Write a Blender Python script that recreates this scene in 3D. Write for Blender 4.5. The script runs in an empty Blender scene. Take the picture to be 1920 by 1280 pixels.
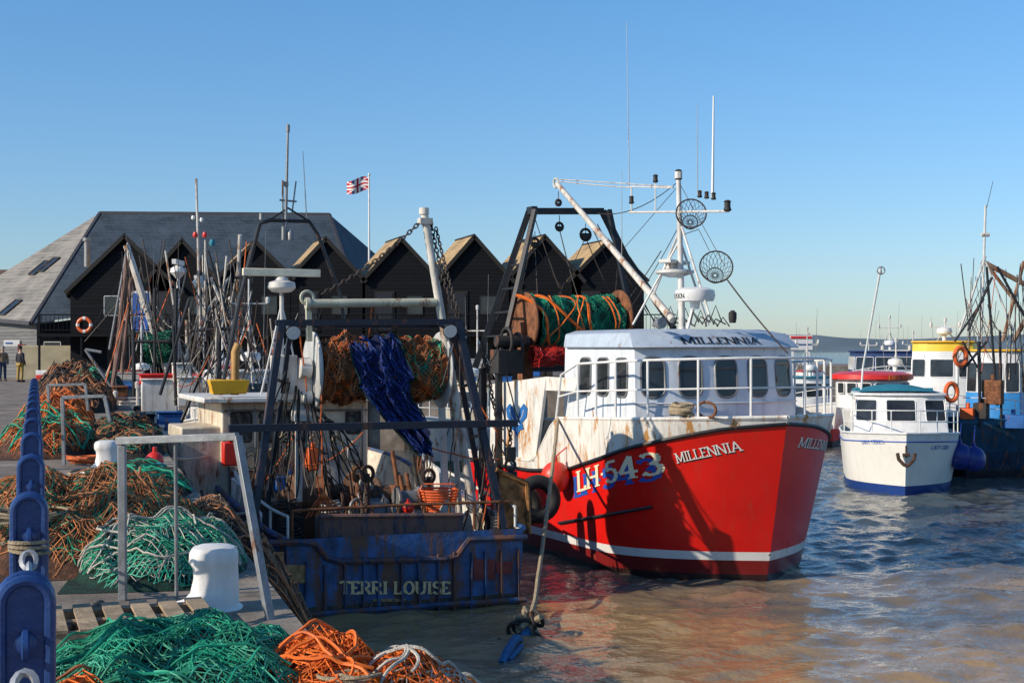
import bpy, math, random
import numpy as np
from mathutils import Vector, Matrix, noise
from math import sin,cos,pi,radians,sqrt,atan2,tan
random.seed(7)
scene=bpy.context.scene
F=2667.; H=4.8; HZ=655.; QZ=3.2
def W(px,py,D): return Vector(((px-960)/F*D, D, H+(HZ-py)/F*D))
V=Vector
# ------------------------------------------------------------------ materials
MC={}
def base(name):
    m=bpy.data.materials.new(name); m.use_nodes=True
    t=m.node_tree; b=t.nodes['Principled BSDF']
    return m,t,b
def mixc(t,fac,a,b,mode='MIX'):
    n=t.nodes.new('ShaderNodeMix'); n.data_type='RGBA'; n.blend_type=mode
    for s,v in ((0,fac),(6,a),(7,b)):
        if isinstance(v,bpy.types.NodeSocket): t.links.new(v,n.inputs[s])
        elif s==0: n.inputs[0].default_value=v
        else: n.inputs[s].default_value=(*v[:3],1)
    return n.outputs[2]
def mth(t,op,a,b=0.0,c=None):
    n=t.nodes.new('ShaderNodeMath'); n.operation=op
    for i,v in enumerate((a,b,c)):
        if v is None: continue
        if isinstance(v,bpy.types.NodeSocket): t.links.new(v,n.inputs[i])
        else: n.inputs[i].default_value=v
    return n.outputs[0]
def ramp(t,f,a,b):
    n=t.nodes.new('ShaderNodeMapRange'); n.inputs[1].default_value=a; n.inputs[2].default_value=b
    t.links.new(f,n.inputs[0]); return n.outputs[0]
def objc(t,sc=(1,1,1)):
    c=t.nodes.new('ShaderNodeTexCoord'); mp=t.nodes.new('ShaderNodeMapping'); mp.inputs['Scale'].default_value=sc
    t.links.new(c.outputs['Object'],mp.inputs[0]); return mp.outputs[0]
def nz(t,vec,scale,detail=4,rough=.6):
    n=t.nodes.new('ShaderNodeTexNoise'); n.inputs['Scale'].default_value=scale; n.inputs['Detail'].default_value=detail
    n.inputs['Roughness'].default_value=rough; t.links.new(vec,n.inputs['Vector']); return n.outputs['Fac']
def mat(name,col,rough=.5,metal=0,var=.25,scale=2.5,bump=.15,bscale=25,rust=0.,rustcol=(.17,.06,.02),bands=None,dirt=0.):
    if name in MC: return MC[name]
    m,t,b=base(name); vec=objc(t)
    if bands:
        sx=t.nodes.new('ShaderNodeSeparateXYZ'); t.links.new(vec,sx.inputs[0]); c=col
        for z,bc in bands: c=mixc(t,mth(t,'LESS_THAN',sx.outputs[2],z),c,bc)
        col0=c
    else: col0=col
    n1=nz(t,vec,scale)
    dk=tuple(1-var*1.1 for _ in range(3)); lt=(1+var*.25,)*3
    f=mixc(t,ramp(t,n1,.3,.7),dk,lt); c=mixc(t,1.0,col0,f,'MULTIPLY')
    if dirt:
        vs=objc(t,(3.5,3.5,.45)); d=ramp(t,nz(t,vs,1.6,5,.7),.5,.72); c=mixc(t,mth(t,'MULTIPLY',d,dirt),c,(.12,.085,.05))
    if rust:
        vs=objc(t,(2.2,2.2,.6)); r=ramp(t,nz(t,vs,1.7,6,.72),.66-rust*.22,.72-rust*.16)
        c=mixc(t,r,c,rustcol)
        mr=t.nodes.new('ShaderNodeMapRange'); mr.inputs[3].default_value=rough; mr.inputs[4].default_value=.9; t.links.new(r,mr.inputs[0]); t.links.new(mr.outputs[0],b.inputs['Roughness'])
    else: b.inputs['Roughness'].default_value=rough
    t.links.new(c,b.inputs['Base Color']); b.inputs['Metallic'].default_value=metal
    if bump:
        bn=t.nodes.new('ShaderNodeBump'); bn.inputs['Strength'].default_value=bump; bn.inputs['Distance'].default_value=.02
        t.links.new(nz(t,vec,bscale,5),bn.inputs['Height']); t.links.new(bn.outputs[0],b.inputs['Normal'])
    MC[name]=m; return m
def boards(name,col,pitch=.18,var=.5,rough=.7,hi=1.6,spec=.5):
    m,t,b=base(name); vec=objc(t); sx=t.nodes.new('ShaderNodeSeparateXYZ'); t.links.new(vec,sx.inputs[0])
    q=mth(t,'DIVIDE',sx.outputs[2],pitch); fr=mth(t,'FRACT',q); fl=mth(t,'FLOOR',q)
    wn=t.nodes.new('ShaderNodeTexWhiteNoise'); wn.noise_dimensions='1D'; t.links.new(fl,wn.inputs['W'])
    c=mixc(t,wn.outputs[0],tuple(x*(1-var) for x in col),tuple(x*(1+var) for x in col))
    c=mixc(t,ramp(t,nz(t,objc(t,(.4,.4,4)),2.5),.3,.75),c,tuple(min(1,x*hi) for x in col))
    c=mixc(t,mth(t,'GREATER_THAN',fr,.88),c,tuple(x*.2 for x in col))
    t.links.new(c,b.inputs['Base Color']); b.inputs['Roughness'].default_value=rough; b.inputs['Specular IOR Level'].default_value=spec
    bn=t.nodes.new('ShaderNodeBump'); bn.inputs['Distance'].default_value=.03; bn.inputs['Strength'].default_value=.5; bn.invert=True
    t.links.new(fr,bn.inputs['Height']); t.links.new(bn.outputs[0],b.inputs['Normal']); return m
def slates(name,c1,c2,w=.35,h=.22):
    m,t,b=base(name); vec=objc(t); sx=t.nodes.new('ShaderNodeSeparateXYZ'); t.links.new(vec,sx.inputs[0])
    cb=t.nodes.new('ShaderNodeCombineXYZ'); t.links.new(mth(t,'ADD',sx.outputs[0],sx.outputs[1]),cb.inputs[0]); t.links.new(sx.outputs[2],cb.inputs[1])
    br=t.nodes.new('ShaderNodeTexBrick'); br.inputs['Color1'].default_value=(*c1,1); br.inputs['Color2'].default_value=(*c2,1)
    br.inputs['Mortar'].default_value=(*[x*.35 for x in c1],1); br.inputs['Scale'].default_value=1; br.inputs['Mortar Size'].default_value=.012
    br.inputs['Brick Width'].default_value=w; br.inputs['Row Height'].default_value=h; t.links.new(cb.outputs[0],br.inputs[0])
    c=mixc(t,ramp(t,nz(t,vec,.8,5),.35,.7),br.outputs[0],tuple(x*1.3 for x in c2))
    t.links.new(c,b.inputs['Base Color']); b.inputs['Roughness'].default_value=.7; b.inputs['Specular IOR Level'].default_value=.3
    bn=t.nodes.new('ShaderNodeBump'); bn.inputs['Distance'].default_value=.02; bn.inputs['Strength'].default_value=.6; bn.invert=True
    t.links.new(br.outputs[1],bn.inputs['Height']); t.links.new(bn.outputs[0],b.inputs['Normal']); return m
white=mat('weathered_white_paint',(.76,.73,.67),.45,var=.15,rust=.38,rustcol=(.34,.15,.05),dirt=.45)
whiteclean=mat('white_gloss_paint',(.78,.77,.74),.35,var=.10,dirt=.25)
cabw=mat('wheelhouse_white',(.70,.74,.78),.4,var=.12,rust=.16,rustcol=(.3,.14,.05),dirt=.3)
cream=mat('cream_paint',(.72,.63,.48),.5,var=.3,rust=.5,rustcol=(.24,.10,.04),dirt=.65)
creampole=mat('cream_green_pole',(.54,.53,.40),.5,var=.25,rust=.4)
polew=mat('chipped_white_pole',(.64,.60,.53),.5,var=.3,rust=.7,rustcol=(.26,.12,.05))
galv=mat('galvanised_steel',(.28,.29,.295),.5,metal=.35,var=.35,scale=9,rust=.35)
steel=mat('dull_steel',(.27,.27,.27),.5,metal=.5,var=.3,rust=.3)
chainm=mat('galvanised_chain',(.50,.50,.50),.4,metal=.5,var=.4,scale=20,rust=.25,bump=0)
black=mat('black_paint',(.014,.015,.018),.5,var=.3,rust=.2)
navy=mat('dark_navy_steel',(.012,.017,.035),.5,var=.4,rust=.5,rustcol=(.16,.065,.03))
rusty=mat('rust',(.24,.09,.035),.85,var=.6,scale=6,bump=.5)
rustdark=mat('dark_rust',(.09,.045,.03),.8,var=.7,scale=5,bump=.5)
blk=mat('dark_machinery',(.03,.027,.025),.7,var=.5,rust=.4)
rubber=mat('black_rubber',(.02,.02,.02),.75,var=.3,bump=.4)
glassm=mat('dark_window_glass',(.035,.04,.045),.05,var=.6,scale=1.5,bump=0)
redp=mat('red_paint',(.68,.03,.02),.35,var=.15,rust=.05)
orange=mat('orange_plastic',(.80,.14,.03),.45,var=.2)
yellow=mat('yellow_paint',(.82,.44,.02),.45,var=.15,rust=.12)
bluep=mat('blue_paint',(.02,.12,.38),.4,var=.3,rust=.1)
tealc=mat('teal_canvas',(.02,.20,.27),.7,var=.2)
wood=mat('weathered_timber',(.42,.31,.19),.8,var=.5,scale=6,bump=.4)
ropet=mat('tan_rope',(.42,.33,.21),.9,var=.4,scale=20,bump=.8,bscale=90)
ropew=mat('white_rope',(.60,.55,.46),.9,var=.3,scale=20,bump=.8,bscale=90)
ropeb=mat('blue_rope',(.03,.15,.34),.85,var=.4,scale=20,bump=.8,bscale=90)
ropeo=mat('orange_twine',(.65,.14,.03),.8,var=.5,scale=8)
wire=mat('rusty_wire',(.05,.035,.028),.7,var=.4,bump=0)
netg=mat('green_net_twine',(.01,.36,.20),.65,var=.6,scale=6,bump=0)
neto=mat('orange_net_twine',(.86,.17,.015),.65,var=.45,scale=6,bump=0)
netbr=mat('brown_net_twine',(.50,.20,.08),.8,var=.6,scale=6,bump=0)
netblue=mat('blue_net_twine',(.010,.05,.28),.7,var=.6,scale=8,bump=0)
netdk=mat('dark_net_mass',(.030,.025,.018),.95,var=.7,scale=14,bump=1,bscale=50)  # dark net colour of the mound under the strands
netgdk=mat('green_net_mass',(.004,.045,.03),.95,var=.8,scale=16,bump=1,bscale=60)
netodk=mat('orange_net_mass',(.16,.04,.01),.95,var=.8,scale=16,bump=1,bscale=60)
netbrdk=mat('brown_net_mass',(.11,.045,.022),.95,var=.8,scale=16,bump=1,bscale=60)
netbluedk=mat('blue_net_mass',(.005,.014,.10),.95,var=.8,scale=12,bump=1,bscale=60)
conc=mat('quay_concrete',(.27,.22,.175),.85,var=.6,scale=1.3,bump=.5,bscale=18,dirt=.4)
skin=mat('skin',(.45,.26,.18),.6,var=.1,bump=0)
# ------------------------------------------------------------------ mesh builder
def fr3(d):
    d=V(d).normalized(); a=V((0,0,1)) if abs(d.z)<.95 else V((1,0,0))
    x=d.cross(a).normalized(); return x, x.cross(d).normalized(), d
class MB:
    def __init__(s): s.v=[];s.f=[];s.m=[];s.mi=0
    def add(s,vs,fs):
        o=len(s.v); s.v+=[tuple(v) for v in vs]; s.f+=[tuple(i+o for i in f) for f in fs]; s.m+=[s.mi]*len(fs); return s
    def hexa(s,p):
        return s.add(p,[(0,3,2,1),(4,5,6,7),(0,1,5,4),(1,2,6,5),(2,3,7,6),(3,0,4,7)])
    def box(s,c,sz,rz=0):
        c=V(c);R=Matrix.Rotation(rz,3,'Z');x,y,z=[q/2 for q in sz]
        return s.hexa([c+R@V(q) for q in ((-x,-y,-z),(x,-y,-z),(x,y,-z),(-x,y,-z),(-x,-y,z),(x,-y,z),(x,y,z),(-x,y,z))])
    def beam(s,a,b,w,h=None,up=None):
        a=V(a);b=V(b);h=h or w
        x,y,d=fr3(b-a)
        if up is not None:
            x=d.cross(V(up)).normalized(); y=x.cross(d)
        x=x*w/2;y=y*h/2
        return s.hexa([a-x-y,a+x-y,a+x+y,a-x+y,b-x-y,b+x-y,b+x+y,b-x+y])
    def cyl(s,a,b,r,r2=None,n=10):
        a=V(a);b=V(b);r2=r if r2 is None else r2;x,y,d=fr3(b-a);vs=[]
        for i in range(n):
            t=2*pi*i/n;u=x*cos(t)+y*sin(t);vs+=[a+u*r,b+u*r2]
        fs=[(2*i,2*((i+1)%n),2*((i+1)%n)+1,2*i+1) for i in range(n)]
        fs+=[tuple(2*i for i in range(n))[::-1],tuple(2*i+1 for i in range(n))]
        return s.add(vs,fs)
    def tube(s,pts,r,n=6,closed=False):
        pts=[V(p) for p in pts];m=len(pts);vs=[];pu=None
        for i,p in enumerate(pts):
            if closed: d=pts[(i+1)%m]-pts[i-1]
            else: d=pts[min(i+1,m-1)]-pts[max(i-1,0)]
            if d.length<1e-9: d=V((0,0,1))
            d.normalize()
            if pu is None: u=fr3(d)[0]
            else:
                u=pu-d*pu.dot(d)
                u=u.normalized() if u.length>1e-6 else fr3(d)[0]
            pu=u;w=d.cross(u); rr=r[i] if isinstance(r,(list,tuple)) else r
            for k in range(n):
                t=2*pi*k/n;vs.append(p+(u*cos(t)+w*sin(t))*rr)
        fs=[]
        for i in range(m if closed else m-1):
            j=(i+1)%m
            for k in range(n):
                k2=(k+1)%n;fs.append((i*n+k,i*n+k2,j*n+k2,j*n+k))
        if not closed and n>3: fs+=[tuple(range(n))[::-1],tuple((m-1)*n+k for k in range(n))]
        return s.add(vs,fs)
    def torus(s,c,ax,R,r,n=20,m=7,sc=(1,1)):
        x,y,d=fr3(ax);c=V(c)
        return s.tube([c+x*R*cos(2*pi*i/n)*sc[0]+y*R*sin(2*pi*i/n)*sc[1] for i in range(n)],r,m,True)
    def ball(s,c,r,n=14,m=9):
        if not isinstance(r,(tuple,list)): r=(r,r,r)
        c=V(c);vs=[c+V((0,0,r[2]))]
        for j in range(1,m):
            p=pi*j/m
            for i in range(n): vs.append(c+V((r[0]*sin(p)*cos(2*pi*i/n),r[1]*sin(p)*sin(2*pi*i/n),r[2]*cos(p))))
        vs.append(c-V((0,0,r[2])));fs=[]
        for i in range(n): fs.append((0,1+i,1+(i+1)%n)); fs.append((len(vs)-1,1+(m-2)*n+(i+1)%n,1+(m-2)*n+i))
        for j in range(m-2):
            for i in range(n):
                a=1+j*n;fs.append((a+i,a+n+i,a+n+(i+1)%n,a+(i+1)%n))
        return s.add(vs,fs)
    def prism(s,pts,vec):
        pts=[V(p) for p in pts];n=len(pts);vec=V(vec)
        vs=pts+[p+vec for p in pts]
        return s.add(vs,[tuple(range(n))[::-1],tuple(range(n,2*n))]+[(i,(i+1)%n,n+(i+1)%n,n+i) for i in range(n)])
    def lathe(s,c,prof,n=16,ax=(0,0,1)):
        x,y,d=fr3(ax);c=V(c);vs=[]
        for r,h in prof:
            for i in range(n):
                t=2*pi*i/n;vs.append(c+d*h+(x*cos(t)+y*sin(t))*r)
        fs=[]
        for j in range(len(prof)-1):
            for i in range(n): fs.append((j*n+i,j*n+(i+1)%n,(j+1)*n+(i+1)%n,(j+1)*n+i))
        fs+=[tuple(range(n))[::-1],tuple((len(prof)-1)*n+i for i in range(n))]
        return s.add(vs,fs)
    def sheet(s,fn,nu,nv):
        vs=[fn(i/nu,j/nv) for j in range(nv+1) for i in range(nu+1)]
        return s.add(vs,[(j*(nu+1)+i,j*(nu+1)+i+1,(j+1)*(nu+1)+i+1,(j+1)*(nu+1)+i) for j in range(nv) for i in range(nu)])
    def obj(s,name,mats,parent=None,label=None,cat=None,bevel=0,group=None,smooth=True,kind=None):
        me=bpy.data.meshes.new(name); vs=s.v; off=V((0,0,0))
        if parent is None and vs and kind!='structure':
            a=np.array(vs); off=V(((a[:,0].min()+a[:,0].max())/2,(a[:,1].min()+a[:,1].max())/2,a[:,2].min()))
            vs=[tuple(x) for x in (a-np.array(off))]
        me.from_pydata(vs,[],s.f)
        if not isinstance(mats,(list,tuple)): mats=[mats]
        for m in mats: me.materials.append(m)
        me.polygons.foreach_set('material_index',s.m)
        if smooth:
            me.polygons.foreach_set('use_smooth',[True]*len(s.f)); me.set_sharp_from_angle(angle=radians(38))
        o=bpy.data.objects.new(name,me); scene.collection.objects.link(o); o.location=off
        if parent is not None: o.parent=parent
        if label: o['label']=label
        if cat: o['category']=cat
        if group: o['group']=group
        if kind: o['kind']=kind
        if bevel:
            b=o.modifiers.new('edge','BEVEL'); b.width=bevel; b.segments=2; b.limit_method='ANGLE'; b.angle_limit=radians(50)
        return o
def sag(a,b,s,n=14):
    a=V(a);b=V(b);return [a.lerp(b,i/n)-V((0,0,s*4*(i/n)*(1-i/n))) for i in range(n+1)]
def wob(pts,amp,f=2.,seed=0):
    return [p+V(noise.noise_vector(p*f+V((seed,seed*2.3,0))))*amp for p in pts]
class Frame:
    def __init__(s,name,ox,oy,deg,label,cat,oz=0,group=None):
        s.e=bpy.data.objects.new(name,None); s.e.empty_display_size=.5; scene.collection.objects.link(s.e)
        s.e.location=(ox,oy,oz); s.e.rotation_euler=(0,0,radians(deg)); s.e['label']=label; s.e['category']=cat
        if group: s.e['group']=group
        s.M=Matrix.Translation((ox,oy,oz))@Matrix.Rotation(radians(deg),4,'Z'); s.I=s.M.inverted()
    def w(s,p): return s.M@V(p)
    def at(s,px,py,D): return s.I@W(px,py,D)
    def ray(s,px,py):
        o=s.I@V((0,0,H)); q=s.I@(V((0,0,H))+V(((px-960)/F,1,(HZ-py)/F))); return o,q-o
    def x(s,px,py,xl): o,d=s.ray(px,py); return o+d*((xl-o.x)/d.x)
    def y(s,px,py,yl): o,d=s.ray(px,py); return o+d*((yl-o.y)/d.y)
    def z(s,px,py,zl): o,d=s.ray(px,py); return o+d*((zl-o.z)/d.z)
    def proj(s,p):
        w=s.M@V(p); return 960+w.x/w.y*F, HZ-(w.z-H)/w.y*F
class Hull:
    def __init__(s,x0,L,Bt,Bw,Ht,rake,Lt,Lw,p,taper=.12):
        s.__dict__.update(locals())
    def xs(s,z): return s.x0+s.rake*max(z,-.3)/s.Ht
    def hb(s,x,z):
        k=max(0,min(1,z/s.Ht)); d=max(0,s.xs(z)-x); q=min(1,d/(s.Lw+(s.Lt-s.Lw)*k))
        B=s.Bw+(s.Bt-s.Bw)*(k**.8 if k>0 else 0)
        if z<0: B*=1+z*.3
        a=max(0,(-(x-s.x0)/s.L-.55)/.45)
        return B*(1-(1-q)**s.p)*(1-s.taper*a*a)
    def pt(s,d,z,side,off=0):
        x=s.xs(z)+(s.x0-s.L-s.xs(z))*d/s.L
        return V((x,side*max(0,s.hb(x,z)+off),z))
    def shell(s,mb,zlo,zhi,nd=44,nv=10,off=0,d0=0,d1=None,sides=(1,-1)):
        d1=s.L if d1 is None else d1
        for side in sides:
            def fn(u,v):
                d=d0+(d1-d0)*u**1.7; a=zlo(d);b=zhi(d); return s.pt(d,a+(b-a)*v,side,off)
            mb.sheet(fn,nd,nv)
    def edge(s,zf,side,d0=0,d1=None,n=40,off=0,dz=0):
        d1=s.L if d1 is None else d1
        return [s.pt(d0+(d1-d0)*(i/n)**1.7,zf(d0+(d1-d0)*(i/n)**1.7)+dz,side,off) for i in range(n+1)]
    def deck(s,mb,zf,d0=.15,d1=None,n=24,inset=-.03):
        d1=s.L-.02 if d1 is None else d1;vs=[]
        for i in range(n+1):
            d=d0+(d1-d0)*i/n
            z=zf(d);a=s.pt(d,z,1,inset);b=s.pt(d,z,-1,inset);vs+=[a,b]
        mb.add(vs,[(2*i,2*i+1,2*i+3,2*i+2) for i in range(n)])
    def transom(s,mb,zlo,zhi,n=10,x=None):
        vs=[];x=s.x0-s.L if x is None else x
        for j in range(n+1):
            z=zlo+(zhi-zlo)*j/n; h=s.hb(s.x0-s.L,z); vs+=[V((x,h,z)),V((x,-h,z))]
        mb.add(vs,[(2*j,2*j+1,2*j+3,2*j+2) for j in range(n)])
def lin(*pts):
    xs=[p[0] for p in pts];ys=[p[1] for p in pts]
    return lambda d: float(np.interp(d,xs,ys))
# ------------------------------------------------------------------ lettering (seriffed strokes)
def arc(cx,cy,rx,ry,a0,a1,n=9): return [(cx+rx*cos(radians(a0+(a1-a0)*i/n)),cy+ry*sin(radians(a0+(a1-a0)*i/n))) for i in range(n+1)]
G={'M':(1.1,[[(.08,0),(.08,1)],[(.08,1),(.5,.1)],[(.5,.1),(.92,1)],[(.92,1),(.92,0)]],[(.08,0),(.92,0),(.03,1),(.97,1)]),
'I':(.42,[[(.2,0),(.2,1)]],[(.2,0),(.2,1)]),'L':(.72,[[(.12,1),(.12,0)],[(.12,.04),(.6,.04)],[(.6,0),(.6,.22)]],[(.12,1),(.12,0)]),
'E':(.74,[[(.12,0),(.12,1)],[(.12,.04),(.6,.04)],[(.12,.96),(.58,.96)],[(.12,.5),(.48,.5)],[(.6,0),(.6,.2)],[(.58,1),(.58,.8)]],[(.12,0),(.12,1)]),
'N':(.95,[[(.1,0),(.1,1)],[(.1,1),(.78,0)],[(.78,0),(.78,1)]],[(.1,0),(.05,1),(.78,1)]),
'A':(.92,[[(.08,0),(.44,1)],[(.44,1),(.8,0)],[(.2,.34),(.68,.34)]],[(.08,0),(.8,0)]),
'H':(.95,[[(.12,0),(.12,1)],[(.76,0),(.76,1)],[(.12,.5),(.76,.5)]],[(.12,0),(.76,0),(.12,1),(.76,1)]),
'T':(.8,[[(.38,0),(.38,1)],[(.04,.96),(.72,.96)],[(.04,1),(.04,.8)],[(.72,1),(.72,.8)]],[(.38,0)]),
'R':(.82,[[(.12,0),(.12,1)],[(.12,.96)]+arc(.38,.73,.24,.23,90,-90)+[(.12,.5)],[(.35,.5),(.7,0)]],[(.12,0),(.12,1),(.7,0)]),
'O':(.92,[arc(.43,.5,.34,.48,0,360,18)],[]),'U':(.9,[[(.12,1),(.12,.35)]+arc(.42,.35,.3,.32,180,360)+[(.72,1)]],[(.12,1),(.72,1)]),
'S':(.74,[arc(.35,.74,.24,.23,20,270)+arc(.35,.27,.26,.24,90,-160)],[]),
'C':(.85,[arc(.45,.5,.36,.48,50,310,14)],[]),'D':(.88,[[(.12,0),(.12,1)],[(.12,.97),(.35,.97)]+arc(.38,.5,.34,.47,90,-90)+[(.12,.03)]],[]),
'K':(.85,[[(.12,0),(.12,1)],[(.12,.4),(.7,1)],[(.32,.6),(.74,0)]],[(.12,0),(.12,1)]),
'Y':(.85,[[(.4,0),(.4,.5)],[(.4,.5),(.05,1)],[(.4,.5),(.75,1)]],[(.4,0)]),
'5':(.75,[[(.62,.95),(.18,.95),(.14,.55)]+arc(.34,.33,.28,.3,110,-150)],[]),
'4':(.8,[[(.52,0),(.52,1)],[(.52,1),(.06,.3)],[(.04,.3),(.74,.3)]],[(.52,0)]),
'3':(.75,[arc(.34,.74,.25,.23,150,-90)+arc(.34,.27,.28,.25,90,-150)],[]),
'.':(.35,[[(.1,.5),(.24,.5)]],[]),' ':(.45,[],[])}
def textw(s): return sum(G[c][0] for c in s)
def text(mb,s,fn,wt=.15,sw=.42):
    tot=textw(s);x=0;k=0
    for c in s:
        adv,st,se=G[c]
        def q(ax,ay,bx,by,w):
            nonlocal k
            n=3;L=sqrt((bx-ax)**2+(by-ay)**2)+1e-6;dx,dy=(bx-ax)/L,(by-ay)/L;nx,ny=-dy*w/2,dx*w/2
            vs=[]
            for i in range(n+1):
                X=ax+(bx-ax)*i/n;Y=ay+(by-ay)*i/n
                vs+=[fn((x+X+nx)/tot,Y+ny,k*.0004),fn((x+X-nx)/tot,Y-ny,k*.0004)]
            mb.add(vs,[(2*i,2*i+1,2*i+3,2*i+2) for i in range(n)]);k=(k+1)%9
        for s_ in st:
            for a,b in zip(s_[:-1],s_[1:]):
                w=wt if abs(b[0]-a[0])<abs(b[1]-a[1])*1.3 else wt*.62
                q(a[0],a[1],b[0],b[1],w)
        for (a,b) in se: q(a-sw*.42,b+(.03 if b<.5 else -.03),a+sw*.42,b+(.03 if b<.5 else -.03),.07)
        x+=adv
# ------------------------------------------------------------------ helpers for parts
def rwin(parent,c,ux,uz,w,h,r=.1,frame=None,name='window',fr=.022,glass=None):
    ux=V(ux).normalized();uz=V(uz).normalized();n=ux.cross(uz).normalized();c=V(c)
    def rr(w,h,r):
        o=[]
        for (sx,sz,a0) in ((1,1,0),(-1,1,90),(-1,-1,180),(1,-1,270)):
            for i in range(5):
                a=radians(a0+90*i/4);o.append(c+ux*(sx*(w/2-r)+r*cos(a))+uz*(sz*(h/2-r)+r*sin(a)))
        return o
    mb=MB();mb.prism([p+n*.004 for p in rr(w,h,r)],n*.006);mb.mi=1;mb.tube([p+n*.008 for p in rr(w+.02,h+.02,r+.01)],fr,5,True)
    return mb.obj(name,[glass or glassm,frame or galv],parent)
def railing(parent,pts,zt,mids,r,m,name='rail',posts=1):
    mb=MB();n=len(pts);P=[V(p) for p in pts]
    mb.tube([p+V((0,0,zt)) for p in P],r,7)
    for k in mids: mb.tube([p+V((0,0,zt*k)) for p in P],r*.8,6)
    for i in range(0,n,posts): mb.cyl(P[i],P[i]+V((0,0,zt)),r,n=7)
    return mb.obj(name,m,parent)
def netroll(mb,a,b,rf,mis,seed=0,dens=26,nu=40,amp=.05):
    a=V(a);b=V(b);x,y,d=fr3(b-a);L=(b-a).length
    if isinstance(mis,int): mis=[mis]
    def P(u,t,o=0):
        p=a.lerp(b,u);dr=x*cos(t)+y*sin(t)
        q=p*3+dr*1.3+V((seed,0,0))
        r=rf(u)*(1+amp*2.2*noise.noise(q)+amp*1.3*noise.noise(q*3.3))+o;return p+dr*r
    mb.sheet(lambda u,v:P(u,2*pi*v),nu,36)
    old=mb.mi
    for k in range(dens):
        for sg in (1,-1):
            mb.mi=mis[(k//3)%len(mis)]
            pts=[P(min(1,max(0,j/30+.03*noise.noise(V((k*.3,j*.25,seed))))),sg*(j/30)*L*2.2+2*pi*k/dens+.25*noise.noise(V((k*.2,j*.25,sg+seed))),.012+.012*random.random()) for j in range(31)]
            mb.tube(pts,.0065,3)
    for k in range(int(L*7)):
        mb.mi=random.choice(mis);u=random.random();t0=random.random()*6
        mb.tube([P(min(1,max(0,u+.12*noise.noise(V((k,j*.2,1))))),t0+j*.2,.03) for j in range(16)],random.choice((.007,.014)),4)
    mb.mi=old
def net_pile(name,label,cx,cy,rx,ry,h,rot,mass,cols,layers=4,cell=.045,seed=0,z0=QZ,tw=.004,group='heaps of fishing net on the quay',drop=1.3):
    R=Matrix.Rotation(radians(rot),3,'Z')
    def hz(x,y):
        r2=(x/rx)**2+(y/ry)**2
        k=max(0,1-r2)**.55
        n=noise.noise(V((x*2.1+seed,y*2.1,seed)))*.40+noise.noise(V((x*6+seed,y*6,seed*3)))*.24+noise.noise(V((x*13,y*13,seed)))*.08
        return h*k*(1+n)
    def T(x,y,z):
        p=R@V((x,y,0));X,Y=cx+p.x,cy+p.y
        ex=(1.2-.3*Y)-X
        if ex<0: z=z+ex*drop
        return V((X,Y,z0+z))
    mb=MB()
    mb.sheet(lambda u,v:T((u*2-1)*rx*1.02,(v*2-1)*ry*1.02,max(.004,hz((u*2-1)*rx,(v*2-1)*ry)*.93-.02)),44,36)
    for L in range(layers):
        mb.mi=1+L%len(cols)
        a=radians(45+L*31+random.uniform(-8,8));ca,sa=cos(a),sin(a)
        n=int(2*max(rx,ry)*1.15/cell)
        S=max(rx,ry)*1.15
        def pos(i,j):
            u=-S+i*cell;v=-S+j*cell
            x=u*ca-v*sa;y=u*sa+v*ca
            w=noise.noise_vector(V((x*2.2+seed+L*5,y*2.2,L*2.)))*.20+noise.noise_vector(V((x*5,y*5+seed,L*3.)))*.05
            x+=w.x;y+=w.y
            if (x/rx)**2+(y/ry)**2>1.0+.2*noise.noise(V((x*5,y*5,L))): return None
            z=hz(x,y)+.008+.05*abs(noise.noise(V((x*4,y*4,L*9.+seed))))
            return T(x,y,max(.006,z))
        grid=[[pos(i,j) for j in range(n+1)] for i in range(n+1)]
        for g in (grid,list(map(list,zip(*grid)))):
            for row in g:
                run=[]
                for p in row+[None]:
                    if p is not None: run.append(p)
                    else:
                        if len(run)>2: mb.tube(run,tw,3)
                        run=[]
        for row in grid:
            for p in row:
                if p is not None and random.random()<.5: mb.ball(p,tw*1.9,4,3)
    mb.mi=len(cols)
    for k in range(5):
        px_=random.uniform(-.6,.6)*rx;py_=random.uniform(-.6,.6)*ry;an=random.random()*6;pts=[]
        for j in range(60):
            an+=.5*noise.noise(V((j*.15,k*7.1,seed)));px_+=.035*cos(an)*max(rx,ry);py_+=.035*sin(an)*max(rx,ry)
            if (px_/rx)**2+(py_/ry)**2>1: an+=pi*.6;px_*=.96;py_*=.96
            pts.append(T(px_,py_,max(.01,hz(px_,py_))+.05))
        mb.tube(pts,tw*2.2,5)
    return mb.obj(name,[mass]+cols,None,label,'fishing net',group=group)
def loose_rope(label,m,c,r,turns,rad,seed,z=QZ,hz=.05,name='rope_coil',grp=None):
    pts=[]
    for i in range(turns*14):
        t=i/14*2*pi;rr=r*(.45+.55*abs(noise.noise(V((i*.05,seed,0)))*2))
        pts.append(V((c[0]+rr*cos(t)+.5*r*noise.noise(V((i*.03,1,seed))),c[1]+rr*sin(t)*.8+.5*r*noise.noise(V((i*.03,5,seed))),z+rad+abs(noise.noise(V((i*.11,seed,3))))*hz+hz*.6*i/(turns*14))))
    mb=MB();mb.tube(pts,rad,6);return mb.obj(name,m,None,label,'rope',group=grp)
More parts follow.
